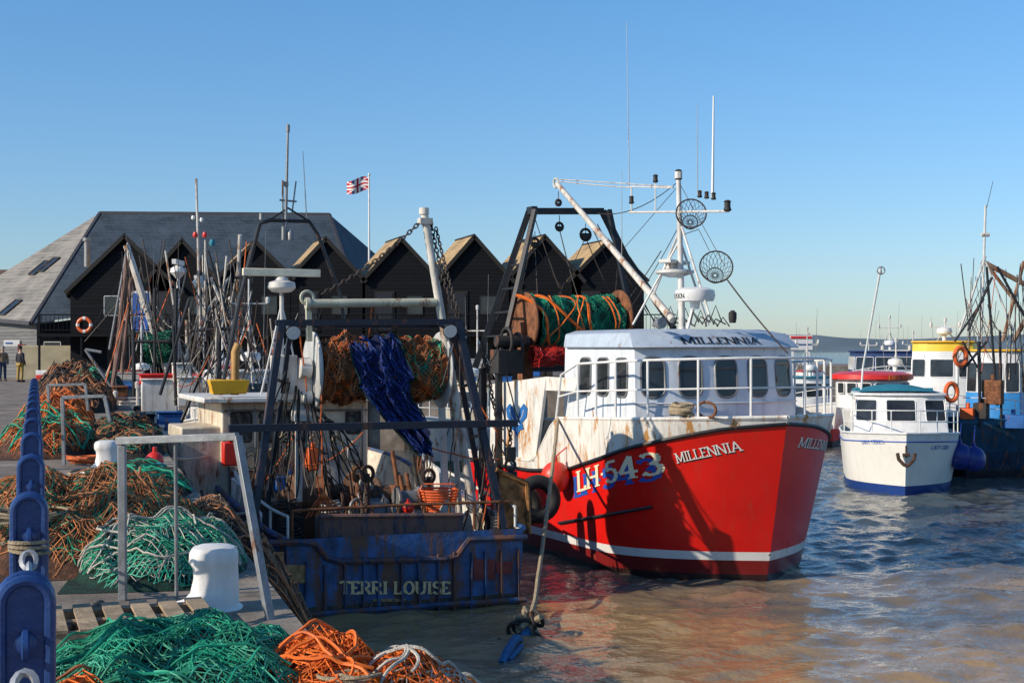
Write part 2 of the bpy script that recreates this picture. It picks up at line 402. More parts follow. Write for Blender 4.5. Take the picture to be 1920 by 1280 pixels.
# ------------------------------------------------------------------ world, sun, camera
SD=V((-.9,-.43,0)).normalized(); EL=27
w=bpy.data.worlds.new('World');scene.world=w;w.use_nodes=True;t=w.node_tree
sky=t.nodes.new('ShaderNodeTexSky');sky.sky_type='NISHITA';sky.sun_disc=False
sky.sun_elevation=radians(EL);sky.sun_rotation=atan2(SD.x,SD.y)%(2*pi);sky.air_density=1.0;sky.dust_density=.35;sky.ozone_density=2.6
tc=t.nodes.new('ShaderNodeTexCoord');sx=t.nodes.new('ShaderNodeSeparateXYZ');t.links.new(tc.outputs['Generated'],sx.inputs[0])
tint=mixc(t,ramp(t,sx.outputs[2],-.02,.24),(.84,.92,1.14),(.70,1.10,1.38))
cc=mixc(t,1.0,sky.outputs[0],tint,'MULTIPLY')
bg=t.nodes['Background'];t.links.new(cc,bg.inputs[0]);bg.inputs[1].default_value=.115
sl=bpy.data.lights.new('sun','SUN');sl.energy=5.0;sl.angle=radians(.5);sl.color=(1,.88,.72)
so=bpy.data.objects.new('sun',sl);scene.collection.objects.link(so)
sv=V((SD.x*cos(radians(EL)),SD.y*cos(radians(EL)),sin(radians(EL))));so.rotation_euler=sv.to_track_quat('Z','Y').to_euler();so.location=(-20,-10,30)
cam=bpy.data.cameras.new('camera');co=bpy.data.objects.new('camera',cam);scene.collection.objects.link(co)
co.location=(0,0,H);co.rotation_euler=(radians(90),0,0);cam.lens=50;cam.sensor_width=36;cam.shift_y=15/1920;cam.clip_end=9000;cam.clip_start=.1
scene.camera=co
scene.view_settings.view_transform='Standard';scene.view_settings.look='None';scene.view_settings.exposure=0
# ------------------------------------------------------------------ water
def water():
    ys=[-30.];y=-30.
    while y<6: y+=4; ys.append(min(y,6.))
    y=12.
    while y<5500:
        ys.append(y); y+=max(.055,.003*y) if y<100 else y*.05
    xs=list(np.arange(-14,30,.08))
    e=30.
    while e<4500: e*=1.16; xs.append(e)
    e=14.;neg=[]
    while e<4500: e*=1.25; neg.append(-e)
    xs=neg[::-1]+xs
    X,Y=np.meshgrid(np.array(xs),np.array(ys));Z=np.zeros_like(X);rs=np.random.RandomState(4)
    for k in range(52):
        lam=.30*1.042**k;th=radians(rs.normal(-78,40));kx,ky=2*pi/lam*cos(th),2*pi/lam*sin(th)
        A=.0098*lam;ph=rs.uniform(0,6.3)
        q=kx*X+ky*Y+ph+1.2*np.sin(.7*X+.43*Y+k)+.8*np.sin(1.3*X-.8*Y+k*2)
        env=.5+.5*np.sin(X*.33*(1+.1*k)+k)*np.sin(Y*.21+k*2)
        Z+=A*env*((1-np.abs(np.sin(q/2)))*1.7-.6) if k%2==0 else A*env*np.sin(q)
    Z*=np.clip((160-Y)/100,0,1)*np.clip((34-X)/6,0,1)*np.clip((X+14)/2,0,1)*(.85+.35*np.clip((X-1)/8,0,1))
    ny,nx=X.shape;me=bpy.data.meshes.new('water')
    co_=np.stack([X,Y,Z],-1).reshape(-1,3);me.vertices.add(len(co_));me.vertices.foreach_set('co',co_.ravel())
    i=np.arange(ny*nx).reshape(ny,nx);q=np.stack([i[:-1,:-1],i[:-1,1:],i[1:,1:],i[1:,:-1]],-1).reshape(-1,4)
    me.loops.add(q.size);me.loops.foreach_set('vertex_index',q.ravel());me.polygons.add(len(q));me.polygons.foreach_set('loop_start',np.arange(0,q.size,4))
    me.polygons.foreach_set('use_smooth',np.ones(len(q),bool));me.update(calc_edges=True)
    m,t,b=base('turbid_harbour_water')
    # silt brown near the quay; farther out, darker blue-green paints in reflected sky
    sx=t.nodes.new('ShaderNodeSeparateXYZ');t.links.new(objc(t),sx.inputs[0])
    n1=nz(t,objc(t,(.10,.22,1)),1,4)
    far_sky=mth(t,'ADD',mth(t,'MULTIPLY',mth(t,'SUBTRACT',sx.outputs[1],24),.035),mth(t,'MULTIPLY',mth(t,'SUBTRACT',n1,.5),1.8))
    c=mixc(t,ramp(t,far_sky,-.1,.42),(.33,.215,.10),(.07,.085,.085))
    t.links.new(c,b.inputs['Base Color']);b.inputs['Roughness'].default_value=.025;b.inputs['IOR'].default_value=1.5
    b1=t.nodes.new('ShaderNodeBump');b1.inputs['Strength'].default_value=.5;b1.inputs['Distance'].default_value=.03
    hsum=mth(t,'ADD',nz(t,objc(t,(1,1.4,1)),9,2,.5),mth(t,'MULTIPLY',nz(t,objc(t,(1,1.4,1)),3.5,2,.5),1.6))
    t.links.new(hsum,b1.inputs['Height']);t.links.new(b1.outputs[0],b.inputs['Normal'])
    me.materials.append(m);o=bpy.data.objects.new('water',me);scene.collection.objects.link(o);o['kind']='structure'
water()
# ------------------------------------------------------------------ quay and land
edge=lambda y:1.2-.3*y
poly=[(edge(-40),-40),(edge(68),68),(12,68),(14,92),(14,135),(400,150),(400,160),(-300,160),(-300,-40)]
mb=MB();mb.prism([(x,y,-2) for x,y in poly],(0,0,QZ+2));quay=mb.obj('quay',conc,kind='structure',smooth=False)
mb=MB()
for (a,b) in (((edge(2),2),(edge(68),68)),((edge(68),68),(12,68))):
    a=V((*a,0));b=V((*b,0));d=(b-a).normalized();n=V((d.y,-d.x,0));L=(b-a).length;s=0
    while s<L-.2:
        e=min(L,s+1.5);mb.beam(a+d*(s+.01)+V((0,0,QZ-.14))+n*-.2,a+d*(e-.01)+V((0,0,QZ-.14))+n*-.2,.5,.31,up=(0,0,1));s=e
mb.obj('quay_coping',mat('coping_stone',(.30,.25,.195),.85,var=.55,scale=3,bump=.5,dirt=.4),kind='structure',smooth=False)
mb=MB()
for i in range(34):
    y=4+i*1.9;x=edge(y)+.13;mb.beam((x,y,-1.5),(x,y,QZ-.35),.26,.26)
for i in range(16):
    x=-19+i*2;mb.beam((x,67.86,-1.5),(x,67.86,QZ-.35),.26,.26)
mb.obj('quay_timber_fendering',mat('wet_timber',(.06,.045,.03),.7,var=.5,bump=.5),None,'dark wet timber piles lining the harbour wall','harbour fendering')
mb=MB()
mb.sheet(lambda u,v:V((300+2600*u,3400+500*v,-2+(46+26*noise.noise(V((u*5,1,0)))+8*noise.noise(V((u*19,1,0))))*sin(pi*v*.5)*min(1,u*5+.05))),60,6)
mb.obj('hills',mat('distant_hills',(.12,.17,.20),1,var=.3,scale=.003,bump=0),kind='structure')
# ------------------------------------------------------------------ buildings
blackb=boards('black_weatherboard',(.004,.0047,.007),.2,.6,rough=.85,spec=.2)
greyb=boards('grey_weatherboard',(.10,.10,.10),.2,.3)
slate=slates('dark_slate',(.028,.042,.055),(.045,.062,.080));slatel=slates('sunlit_slate',(.16,.15,.135),(.24,.22,.19));lit_shingle=slates('sunlit_shingle',(.26,.17,.085),(.40,.28,.14),.3,.18)  # sun on the left-facing slopes is painted into the lighter slate and shingle
edgem=mat('barge_board',(.012,.010,.009),.8,rust=0)
def hut(px,py,hw,ez,Lr=5.,D=75.,name='fishing_hut',label=''):
    p=W(px,py,D);e=Frame(name,p.x,p.y,0,label,'hut',QZ,group='black weatherboarded huts along the harbour')
    pz=p.z-QZ;ez-=QZ;back=V((-.3,1,0))*Lr
    mb=MB();mb.prism([(-hw,0,0),(hw,0,0),(hw,0,ez),(0,0,pz-.12),(-hw,0,ez)],back);mb.obj('wall',blackb,e.e,smooth=False)
    mb=MB();sl=(pz-ez)/hw;o=.22
    for sg in (-1,1):
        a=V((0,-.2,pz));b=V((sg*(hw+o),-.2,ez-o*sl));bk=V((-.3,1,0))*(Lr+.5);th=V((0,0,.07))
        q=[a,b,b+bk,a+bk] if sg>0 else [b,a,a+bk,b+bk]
        mb.mi=0 if sg<0 else 1  # left slope gets the sunlit colour, right slope the dark slate
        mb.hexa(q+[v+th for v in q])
        mb.mi=2;mb.beam(a+V((0,-.02,-.02)),b+V((0,-.02,-.02)),.07,.2)
    mb.mi=2;mb.cyl(V((0,-.2,pz+.06)),V((0,-.2,pz+.06))+V((-.3,1,0))*(Lr+.5),.06)
    mb.obj('roof',[lit_shingle,slate,edgem],e.e,smooth=False)
    return e
huts=[(235,442,2.9,8.0),(343,450,1.75,8.6),(480,452,1.85,8.7),(612,447,1.9,8.6),(753,447,1.9,8.6),(890,443,1.9,8.6),(1022,443,1.9,8.6),(1140,452,1.9,8.6)]
ddk=mat('dark_door',(.015,.015,.018),.5);dbr=mat('boarded_door',(.02,.015,.012),.7);dblue=mat('blue_door',(.03,.12,.45),.5)
for i,(a,b,c,d) in enumerate(huts):
    e=hut(a,b,c,d,3.3 if i else 7,label='black weatherboarded gabled hut with shingled roof'+(', wide with a balcony door' if i==0 else ''))
    for j,(x,z,mm,ww,hh) in enumerate([(-.9 if i else .8,3.6,0,.85,2.0),(.7 if i else -.7,3.9,2,.8,1.0)]):
        if j==0:
            mb=MB();mb.mi=1;mb.box((x,-.02,z),(ww+.2,.06,hh+.15));mb.mi=0;mb.box((x,-.05,z-.03),(ww,.06,hh));mb.obj('door',[dblue if i==0 else ddk,whiteclean if i==0 else edgem],e.e)
        else: rwin(e.e,(x,-.02,z),(1,0,0),(0,0,1),ww,hh,.03,frame=whiteclean if i==0 else edgem)
    mb=MB();mb.box((0,-.03,1.2),(1.9,.06,2.3));mb.obj('door',dbr,e.e)
mbE=Frame('harbour_building',-16,84,0,'large black boarded building with steep hipped slate roof','building',QZ)
def L_(p): return mbE.I@p
A=W(57,606,79);B=W(660,500,84);rA=W(187,399,90);rB=W(618,402,90);A2=W(-120,590,88);B2=V((B.x+2,98,B.z));A3=V((A2.x-4,100,A.z))
B.z=A.z+2.6;B=V((B.x,84,B.z))
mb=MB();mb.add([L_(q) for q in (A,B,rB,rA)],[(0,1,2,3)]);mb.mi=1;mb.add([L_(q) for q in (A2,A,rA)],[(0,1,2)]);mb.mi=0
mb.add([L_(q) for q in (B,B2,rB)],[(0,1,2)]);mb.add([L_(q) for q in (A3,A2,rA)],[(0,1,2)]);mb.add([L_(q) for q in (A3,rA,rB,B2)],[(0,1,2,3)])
mb.mi=2;mb.beam(L_(rA),L_(rB),.25,.18);mb.beam(L_(A),L_(rA),.18,.12);mb.beam(L_(rB),L_(B),.18,.12);mb.beam(L_(A),L_(A2),.2,.2)
mb.obj('roof',[slate,slatel,mat('ridge_tile',(.05,.05,.06),.7)],mbE.e,smooth=False)
mb=MB()
def wallq(p,q,m):
    p=V(p);q=V(q);mb.mi=m;mb.add([L_(V((p.x,p.y,QZ))),L_(V((q.x,q.y,QZ))),L_(V((q.x,q.y,q.z-.05))),L_(V((p.x,p.y,p.z-.05)))],[(0,1,2,3)])
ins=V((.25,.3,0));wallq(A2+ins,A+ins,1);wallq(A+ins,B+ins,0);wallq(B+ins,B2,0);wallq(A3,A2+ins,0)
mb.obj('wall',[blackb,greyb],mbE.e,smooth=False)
nrm=(A-A2).cross(rA-A2).normalized()
for (u,v_) in ((92,497),(75,503),(20,577)):
    d=V(((u-960)/F,1,(HZ-v_)/F));o=V((0,0,H));tt=(A-o).dot(nrm)/d.dot(nrm);c=o+d*tt
    ux=(A-A2).normalized();uz=nrm.cross(ux).normalized()
    if uz.z<0: uz=-uz
    rwin(mbE.e,L_(c+nrm*(.05 if nrm.y<0 else -.05)),ux,uz,.75,1.35,.03,name='roof_window',fr=.05,frame=blk)
mb=MB();c=L_(W(22,643,80.6));mb.box(c,(.9,.08,.35));mb.mi=1;mb.box(c+V((-.15,-.05,0)),(.4,.03,.08));mb.obj('sign',[whiteclean,bluep],mbE.e)
mb=MB();c=L_(W(40,655,80.2));mb.box(c,(.4,.08,.6));mb.obj('notice_board',[mat('maroon_board',(.25,.03,.03),.6)],mbE.e)
rwin(mbE.e,L_(W(98,660,78.6)),(1,0,0),(0,0,1),.9,1.1,.03,frame=whiteclean)
mb=MB();mb.cyl(L_(W(163,500,80)),L_(W(163,450,80)),.16);mb.cyl(L_(W(163,452,80)),L_(W(163,446,80)),.24);mb.obj('chimney',steel,mbE.e)
mb=MB();p=W(-30,505,110);mb.box((p.x,110,QZ+3.8),(9,6,7.6));mb.obj('brown_shed',mat('brown_cladding',(.16,.10,.07),.8),None,'plain brown flat-roofed shed behind the slate-roofed building','shed',smooth=False)
bal=Frame('balcony',W(76,600,74).x,73.6,0,'dark timber balcony with railings running along the huts','balcony',QZ)
mb=MB();x1=33.;z=2.35
mb.box((x1/2,.6,z),(x1,1.6,.16))
for i in range(16): mb.beam((.1+i*2.18,-.1,0),(.1+i*2.18,-.1,z+1.05),.1)
mb.obj('deck',blackb,bal.e,smooth=False)
mb=MB();mb.beam((0,-.1,z+1.05),(x1,-.1,z+1.05),.08,.06);mb.beam((0,-.1,z+.25),(x1,-.1,z+.25),.05,.05)
for i in range(150): mb.beam((i*.22,-.1,z+.25),(i*.22,-.1,z+1.05),.025)
mb.obj('railing',blackb,bal.e,smooth=False)
mb=MB();c=W(158,609,73.4)
for i in range(4):
    mb.mi=0
    mb.tube([c+V((.34*cos(a),0,.34*sin(a))) for a in np.linspace(i*pi/2+.2,i*pi/2+pi/2-.2,8)],.09,8)
    mb.mi=1;mb.tube([c+V((.34*cos(a),0,.34*sin(a))) for a in np.linspace(i*pi/2-.2,i*pi/2+.2,4)],.095,8)
mb.obj('lifebuoy',[orange,whiteclean],None,'orange and white lifebuoy ring on the balcony railing','lifebuoy')
mb=MB();mb.box(W(95,665,77)+V((0,1,-.9)),(3.2,2,2.8));mb.obj('kiosk',mat('yellow_cream_wall',(.40,.34,.22),.7),None,'small cream rendered kiosk under the balcony','kiosk',bevel=.03)
fl=Frame('flagpole',W(692,400,83).x,83,0,'white flagpole flying a red, white and blue flag','flagpole',QZ)
top=W(690,329,83).z-QZ
mb=MB();mb.cyl((0,0,0),(0,0,top),.08,.045);mb.ball((0,0,top+.06),.08);mb.obj('pole',whiteclean,fl.e)
mb=MB()
def ff(u,v): return V((-1.3*u-.02,.2*sin(u*7)*u,top-.12-.80*v-.22*u*u+.09*sin(u*6+v)))
mb.sheet(ff,24,16)
for i,f in enumerate(mb.f):
    u=(i%24+.5)/24;v=(i//24+.5)/16
    m=0
    if abs(v-.5)<.16 or abs(u-.5)<.11: m=1
    if abs(v-.5)<.09 or abs(u-.5)<.06: m=2
    if (abs(abs(u-.5)-abs(v-.5))<.05) and m==0: m=1
    if (u<.25 or u>.75) and m==0: m=2
    mb.m[i]=m
mb.obj('flag',[mat('flag_navy',(.02,.03,.12),.8),whiteclean,mat('flag_red',(.5,.02,.03),.8)],fl.e)
# ------------------------------------------------------------------ MILLENNIA
MI=Frame('fishing_boat',5.3,29.6,-65,'red and white steel fishing boat with rounded wheelhouse and stern gallows','boat')
hm=Hull(0,10.6,2.68,2.5,3.3,.7,2.7,3.3,2.5)
zr=lin((0,3.28),(.5,3.18),(1.2,2.93),(2.6,2.5),(4.2,2.1),(6,1.93),(10.6,1.88));zg=lin((0,3.42),(4.9,3.22),(5.9,2.15),(10.6,2.1))
hullred=mat('millennia_red_hull',(.70,.010,.006),.3,var=.16,scale=.9,bump=.08,bscale=3,rust=.14,rustcol=(.24,.05,.02),dirt=.15,bands=[(.60,(.76,.74,.70)),(.42,(.20,.012,.012)),(.12,(.03,.012,.012))])
mb=MB();hm.shell(mb,lambda d:-.7,zr,48,18);hm.transom(mb,-.7,1.9);mb.obj('hull',hullred,MI.e)
bulw=mat('rust_streaked_bulwark',(.78,.75,.68),.45,var=.15,rust=.58,rustcol=(.46,.22,.06),dirt=.45)
mb=MB();hm.shell(mb,zr,zg,48,5);hm.shell(mb,zr,zg,48,3,off=-.07)
for s in (1,-1): mb.tube(hm.edge(zg,s,off=-.035),.05,6)
mb.obj('bulwark',bulw,MI.e)
mb=MB()
for s in (1,-1):
    mb.tube(hm.edge(zr,s,off=.02),.045,6)
mb.obj('rubbing_rail',black,MI.e)
mb=MB();hm.deck(mb,lin((0,2.55),(5,2.5),(5.05,1.3),(10.6,1.3)));mb.obj('deck',mat('grey_deck',(.16,.17,.16),.8,rust=.3),MI.e)
def starb(px,py):
    best=None
    for i in range(700):
        x=.65-i*.01;z=2.
        for _ in range(4):
            h=hm.hb(x,z);wv=MI.w((x,-h,z));z=H+(HZ-py)/F*wv.y
        q=MI.proj((x,-hm.hb(x,z),z));e=abs(q[0]-px)
        if best is None or e<best[0]: best=(e,x,z)
    return best[1],best[2]
def portb(px,py):
    best=None
    for i in range(300):
        x=.7-i*.006;z=2.5
        for _ in range(4):
            h=hm.hb(x,z);wv=MI.w((x,h,z));z=H+(HZ-py)/F*wv.y
        q=MI.proj((x,hm.hb(x,z),z));e=abs(q[0]-px)
        if best is None or e<best[0]: best=(e,x,z)
    return best[1],best[2]
pts=[]
for u in np.linspace(0,1,9):
    x,z=starb(1050+175*u,980-30*u);pts.append(V((x,-hm.hb(x,z)-.03,z)))
mb=MB();mb.tube(pts,.035,6);mb.obj('fender_strip',black,MI.e)
def hullfn(L,R,hgt,side,lift,fn):
    (xa,za),(xb,zb)=fn(*L),fn(*R)
    def f(u,v,k):
        x=xa+(xb-xa)*u;z=za+(zb-za)*u+v*hgt;y=hm.hb(x,z)+lift+k;return V((x,side*y,z))
    return f
letter=mat('cream_lettering',(.80,.72,.50),.4,var=.08,bump=0);letw=mat('white_lettering',(.8,.78,.72),.4,var=.05,bump=0);letb=mat('blue_letter_shadow',(.02,.09,.42),.4,var=.05,bump=0);letk=mat('black_lettering',(.012,.012,.015),.4,var=.05,bump=0)
mb=MB();text(mb,'LH.543',hullfn((1077,933),(1248,897),.46,-1,.008,starb),.21)
mb.mi=1;text(mb,'LH.543',hullfn((1084,922),(1255,886),.46,-1,.018,starb),.19);mb.obj('registration_lettering',[letb,letter],MI.e)
mb=MB();text(mb,'MILLENNIA',hullfn((1274,870),(1396,846),.20,-1,.008,starb),.18);mb.mi=1;text(mb,'MILLENNIA',hullfn((1272,868),(1394,844),.20,-1,.014,starb),.13);mb.obj('name_lettering',[letk,letw],MI.e)
mb=MB();text(mb,'MILLENNIA',hullfn((1496,840),(1548,848),.20,1,.008,portb),.17);mb.mi=1;text(mb,'MILLENNIA',hullfn((1495,838),(1547,846),.20,1,.014,portb),.13);mb.obj('name_lettering',[letk,letw],MI.e)
mb=MB();text(mb,'L',hullfn((1547,880),(1561,888),.5,1,.01,portb),.25);mb.obj('registration_lettering',[letter],MI.e)
# wheelhouse
half=[(-1.45,.45),(-1.57,1.32),(-1.85,2.12)]
plan=[(x,-y+.05) for x,y in half[::-1]]+[(x,y+.05) for x,y in half]
plan=[( -5.6,-1.9)]+plan+[(-5.6,1.9)]
def prof(pl,z,ins):
    return [V((x-ins*.9 if x>-5 else x,y*(1-ins*.12),z)) for x,y in pl]
lo=prof(plan,2.4,0);hi=prof(plan,4.88,.22);n=len(plan)
mb=MB();mb.add(lo+hi,[(i,(i+1)%n,n+(i+1)%n,n+i) for i in range(n)]+[tuple(range(n,2*n))]);mb.obj('wheelhouse',cabw,MI.e,bevel=.03)
k1=prof([(x+.14,y*1.06) for x,y in plan],4.84,.2);k2=prof([(x+.02,y*1.03) for x,y in plan],5.16,.45);k3=prof([(x-.25,y*.8) for x,y in plan],5.25,.5)
mb=MB();mb.add(k1+k2+k3,[(i,(i+1)%n,n+(i+1)%n,n+i) for i in range(n)]+[(n+i,n+(i+1)%n,2*n+(i+1)%n,2*n+i) for i in range(n)]+[tuple(range(2*n,3*n)),tuple(range(n))[::-1]]);mb.obj('roof',mat('pale_blue_grey_roof',(.46,.53,.60),.45,var=.15,rust=.15,dirt=.25),MI.e,bevel=.03)
for i in range(1,n-2):
    a,b=lo[i],lo[i+1];a2,b2=hi[i],hi[i+1]
    c=(a+b)/2;c2=(a2+b2)/2;tt=(4.20-2.4)/(4.88-2.4);cc=c.lerp(c2,tt)
    ux=(b-a).normalized();uz=(c2-c).normalized();w_=(b-a).length*.60
    rwin(MI.e,cc,ux,uz,w_,.86,.20,fr=.028,frame=steel)
for j in range(3):
    x=-2.45-j*.95
    a,b=lo[0],lo[1];ux=(b-a).normalized();k=(x-(-5.6))/(b.x+5.6);cc=a.lerp(b,k).lerp(hi[0].lerp(hi[1],k),.72)
    rwin(MI.e,cc,ux,(hi[0]-lo[0]),.56,.82,.14,fr=.028,frame=steel)
mb=MB()
def visor(u,v,k):
    y=-1.0+2.0*u
    def ip(K):
        pts=[K[i] for i in range(1,n-1)]
        for p,q in zip(pts[:-1],pts[1:]):
            if p.y<=y<=q.y: return p.lerp(q,(y-p.y)/(q.y-p.y))
        return pts[0] if y<pts[0].y else pts[-1]
    p=ip(k1).lerp(ip(k2),.24+.46*v);return p+V((.014+k,0,.008))
text(mb,'MILLENNIA',visor,.16);mb.obj('name_lettering',letk,MI.e)
mb=MB();mb.tube([lo[i].lerp(hi[i],.5)+V((.06,0,0)) for i in range(1,n-1)],.018,5);mb.obj('grab_rail',whiteclean,MI.e)
mb=MB();mb.lathe(V((-1.9,-1.5,5.35)),[(.05,-.15),(.05,.05),(.12,.06),(.12,.2)],12,ax=(1,0,.1));mb.obj('horn',steel,MI.e)
mb=MB()
def shp(px,py): return MI.y(px,py,-2.5)
q=[shp(920,720),shp(1024,706),shp(1000,890),shp(918,905)]
mb.prism([V((p.x,-2.5,p.z)) for p in q],(0,.07,0));mb.prism([V((q[1].x,-2.5,q[1].z)),V((q[1].x+1.0,-2.2,q[1].z-.02)),V((q[1].x+1.0,-2.2,q[1].z-.32)),V((q[1].x-.05,-2.5,q[1].z-.32))],(0,.05,0))
mb.obj('stern_shelter_side',bulw,MI.e)
mb=MB()
def em(px,py,o=0): p=MI.y(px,py,-2.5);return V((p.x,-2.513-o,p.z))
for pl in ([(950,765),(957,756),(964,766),(966,780),(970,788),(974,780),(976,766),(983,756),(990,765),(988,782),(980,792),(983,804),(976,806),(970,818),(964,806),(957,804),(960,792),(952,782)],):
    ctr=em(970,790,.004);vs=[ctr]+[em(*p,.004) for p in pl];m_=len(pl);mb.add(vs,[(0,1+i,1+(i+1)%m_) for i in range(m_)])
mb.mi=1
for st_ in ([(957,768),(960,780),(964,786)],[(983,768),(980,780),(976,786)],[(964,796),(970,792),(976,796)],[(970,797),(970,808)]): mb.tube([em(*p,.006) for p in st_],.012,4)
mb.obj('painted_emblem',[mat('emblem_blue',(.02,.14,.40),.5,bump=0),letw],MI.e,label='blue painted winged emblem on white panel')
def railpts():
    st=[3.9,3.1,2.3,1.5,.8,.3];P=[]
    for d in st: P.append(hm.pt(d,zg(d),-1,-.06))
    for d in st[::-1]: P.append(hm.pt(d,zg(d),1,-.06))
    return P
st=railpts();railing(MI.e,st,1.22,[.5],.028,whiteclean,'bow_rail')
mb=MB();a=hm.pt(4.9,zg(4.9),-1,-.06);mb.tube([a,a+V((.25,0,1.0)),st[0]+V((0,0,1.22))],.028,7);mb.tube([a+V((.1,0,.5)),st[0]+V((0,0,.61))],.022,6);mb.obj('side_rail',whiteclean,MI.e)
y0=lambda px,py:MI.y(px,py,0)
mastw=mat('mast_white',(.66,.64,.60),.5,var=.25,rust=.35,dirt=.35)
mb=MB();mb.cyl(y0(1279,620),y0(1272,335),.08,.055);mb.cyl(y0(1272,335),y0(1272,322),.09,n=8)
mb.tube([y0(1180,398),y0(1366,396)],.028,7)
mb.tube([y0(1275,430),y0(1222,560)],.03,7);mb.tube([y0(1278,425),y0(1330,590)],.028,7)
a=y0(1275,450);mb.tube([a,y0(1275,600)+V((-.6,-.9,-.1))],.028);mb.tube([a,y0(1275,600)+V((-.2,.9,-.1))],.028)
mb.tube([y0(1175,352),y0(1185,350),y0(1262,352)],.02,6);mb.tube([y0(1184,352),y0(1184,398)],.022,6);mb.tube([y0(1229,328),y0(1229,395)],.018,6)
mb.obj('mast',mastw,MI.e)
mb=MB();mb.cyl(y0(1045,345),y0(1262,600),.07,.09);mb.torus(y0(1042,343),(0,1,0),.12,.03);mb.tube([y0(1045,340),y0(1150,350),y0(1262,352)],.013,4);mb.tube([y0(1045,336),y0(1150,343),y0(1262,350)],.013,4)
mb.obj('derrick_boom',polew,MI.e)
for (a,b,c,d,r) in ((1175,42,1180,350,.010),(1308,195,1308,365,.010),(1338,180,1336,372,.032),(1166,320,1166,480,.010)):
    mb=MB();mb.cyl(y0(c,d),y0(a,b),r*1.2,r*.6,n=6);mb.obj('whip_aerial',whiteclean if r>.02 else steel,MI.e)
for (a,b,s) in ((1184,375,.07),(1229,335,.07),(1272,328,.09),(1364,386,.09),(1325,366,.06),(1338,368,.06),(1312,364,.06)):
    mb=MB();c=y0(a,b);mb.lathe(c,[(s*.7,-s*1.3),(s,-s*1.0),(s*.75,-.3*s),(s*.75,.9*s),(s,s),(s*.5,s*1.4)],10);mb.obj('navigation_light',blk,MI.e)
mb=MB();c=y0(1265,510);mb.lathe(c,[(.15,-.12),(.45,-.03),(.45,.03),(.2,.08)],20);c=c+V((0,0,.12));mb.box(c,(.3,.3,.14));mb.box(c+V((.0,0,.11)),(.3,1.1,.08),.6);mb.obj('radar_platform',mastw,MI.e,bevel=.01)
mb=MB();c=y0(1303,556);mb.lathe(c,[(.1,-.28),(.12,-.12),(.42,-.1),(.46,.02),(.44,.14),(.3,.2),(.05,.22)],24);mb.tube([c+V((0,0,-.1)),c+V((-.3,0,-.7))],.05)
mb.mi=1
def rd(u,v,k): a=-2.05+.95*u;R=.462+k;return c+V((R*cos(a),R*sin(a),-.04+.10*v))
text(mb,'KODEN',rd,.16);mb.obj('radome',[whiteclean,letk],MI.e)
for (a,b,R) in ((1296,400,.34),(1343,500,.36)):
    mb=MB();c=y0(a,b);AX=V((.85,-.45,.25));mb.torus(c,AX,R,.018,26,5);c2=c-AX.normalized()*.3+V((0,0,-.1));mb.torus(c2,AX,R*.5,.012,18,4)
    x,y,d=fr3(AX)
    for k in range(18):
        for sg in (1,-1):
            t_=2*pi*k/18;mb.tube([c+(x*cos(t_)+y*sin(t_))*R,c.lerp(c2,.5)+(x*cos(t_+.3*sg)+y*sin(t_+.3*sg))*R*.78,c2+(x*cos(t_+.6*sg)+y*sin(t_+.6*sg))*R*.5,c2+(x*cos(t_+1.5*sg)+y*sin(t_+1.5*sg))*R*.1],.006,3)
    mb.obj('wire_basket',wire,MI.e)
mb=MB();mb.tube([y0(1280,440),y0(1310,430),y0(1330,470)],.01,4)
mb.tube(sag(y0(1362,522),y0(1440,662)+V((0,.5,0)),.05),.018,5);mb.tube([y0(1275,345),y0(1166,470)],.01,4);mb.tube([y0(1275,345),y0(1360,500)],.01,4)
mb.tube(sag(y0(1272,340),MI.x(1110,398,-9.2),.3),.012,4);mb.tube(sag(y0(1275,420),y0(1165,600),.1),.012,4)
mb.obj('rigging',wire,MI.e)
mb=MB()
for i in range(18):
    a=y0(1225+7*i,604+4*(i%3));mb.tube([a,a+V((.1,.1*(i%2),.12+.25*(i%4)/3)),a+V((.2,.2,0))],.016,5)
mb.lathe(y0(1345,605)+V((0,.4,0)),[(.07,0),(.09,.1),(.09,.22),(.03,.28)],10);mb.obj('roof_fittings',blk,MI.e)
xg=lambda px,py,x=-8.9:MI.x(px,py,x)
mb=MB()
tl,tr=xg(992,396),xg(1130,396);mb.beam(tl,tr,.18,.16)
bl,br=xg(905,690),xg(1262,640)
mb.beam(tl,bl+V((-.5,0,0)),.13,.16);mb.beam(tr,xg(1172,480),.15,.16);mb.beam(xg(1172,480),xg(1262,610),.15,.16)
tl2,tr2=tl+V((.35,.0,0)),tr+V((.35,0,0))
mb.beam(tl2,xg(935,690,-7.6),.11,.12);mb.beam(tr2,xg(1185,600,-7.6),.11,.12);mb.beam(tl2,tl,.15,.2)
for k in (.2,.35,.5,.65,.8): mb.beam(tl.lerp(bl+V((-.5,0,0)),k),tl2.lerp(xg(935,690,-7.6),k),.05)
mb.beam(xg(905,690),xg(1262,690),.16,.16);mb.beam(xg(905,690),V((xg(905,690).x,xg(905,690).y,1.3)),.16);p=xg(1235,690);mb.beam(p,V((p.x,p.y,1.3)),.16)
p=xg(935,690,-7.6);mb.beam(p,V((p.x,p.y,1.3)),.14);p=xg(1262,610);mb.beam(p,V((p.x,p.y,1.3)),.14)
mb.obj('gallows',black,MI.e)
for (px,pz,s) in ((1049,425,.10),(1098,440,.15),(1003,455,.11),(1047,380,.07)):
    mb=MB();c=xg(px,pz);mb.tube([c+V((0,0,.3)),c],.015,4);mb.torus(c,(1,0,0),s,.04,14,6);mb.box(c-V((0,0,.05)),(.12,s*1.3,s*1.2));mb.obj('hanging_block',blk,MI.e,bevel=.01)
mb=MB();random.seed(3)
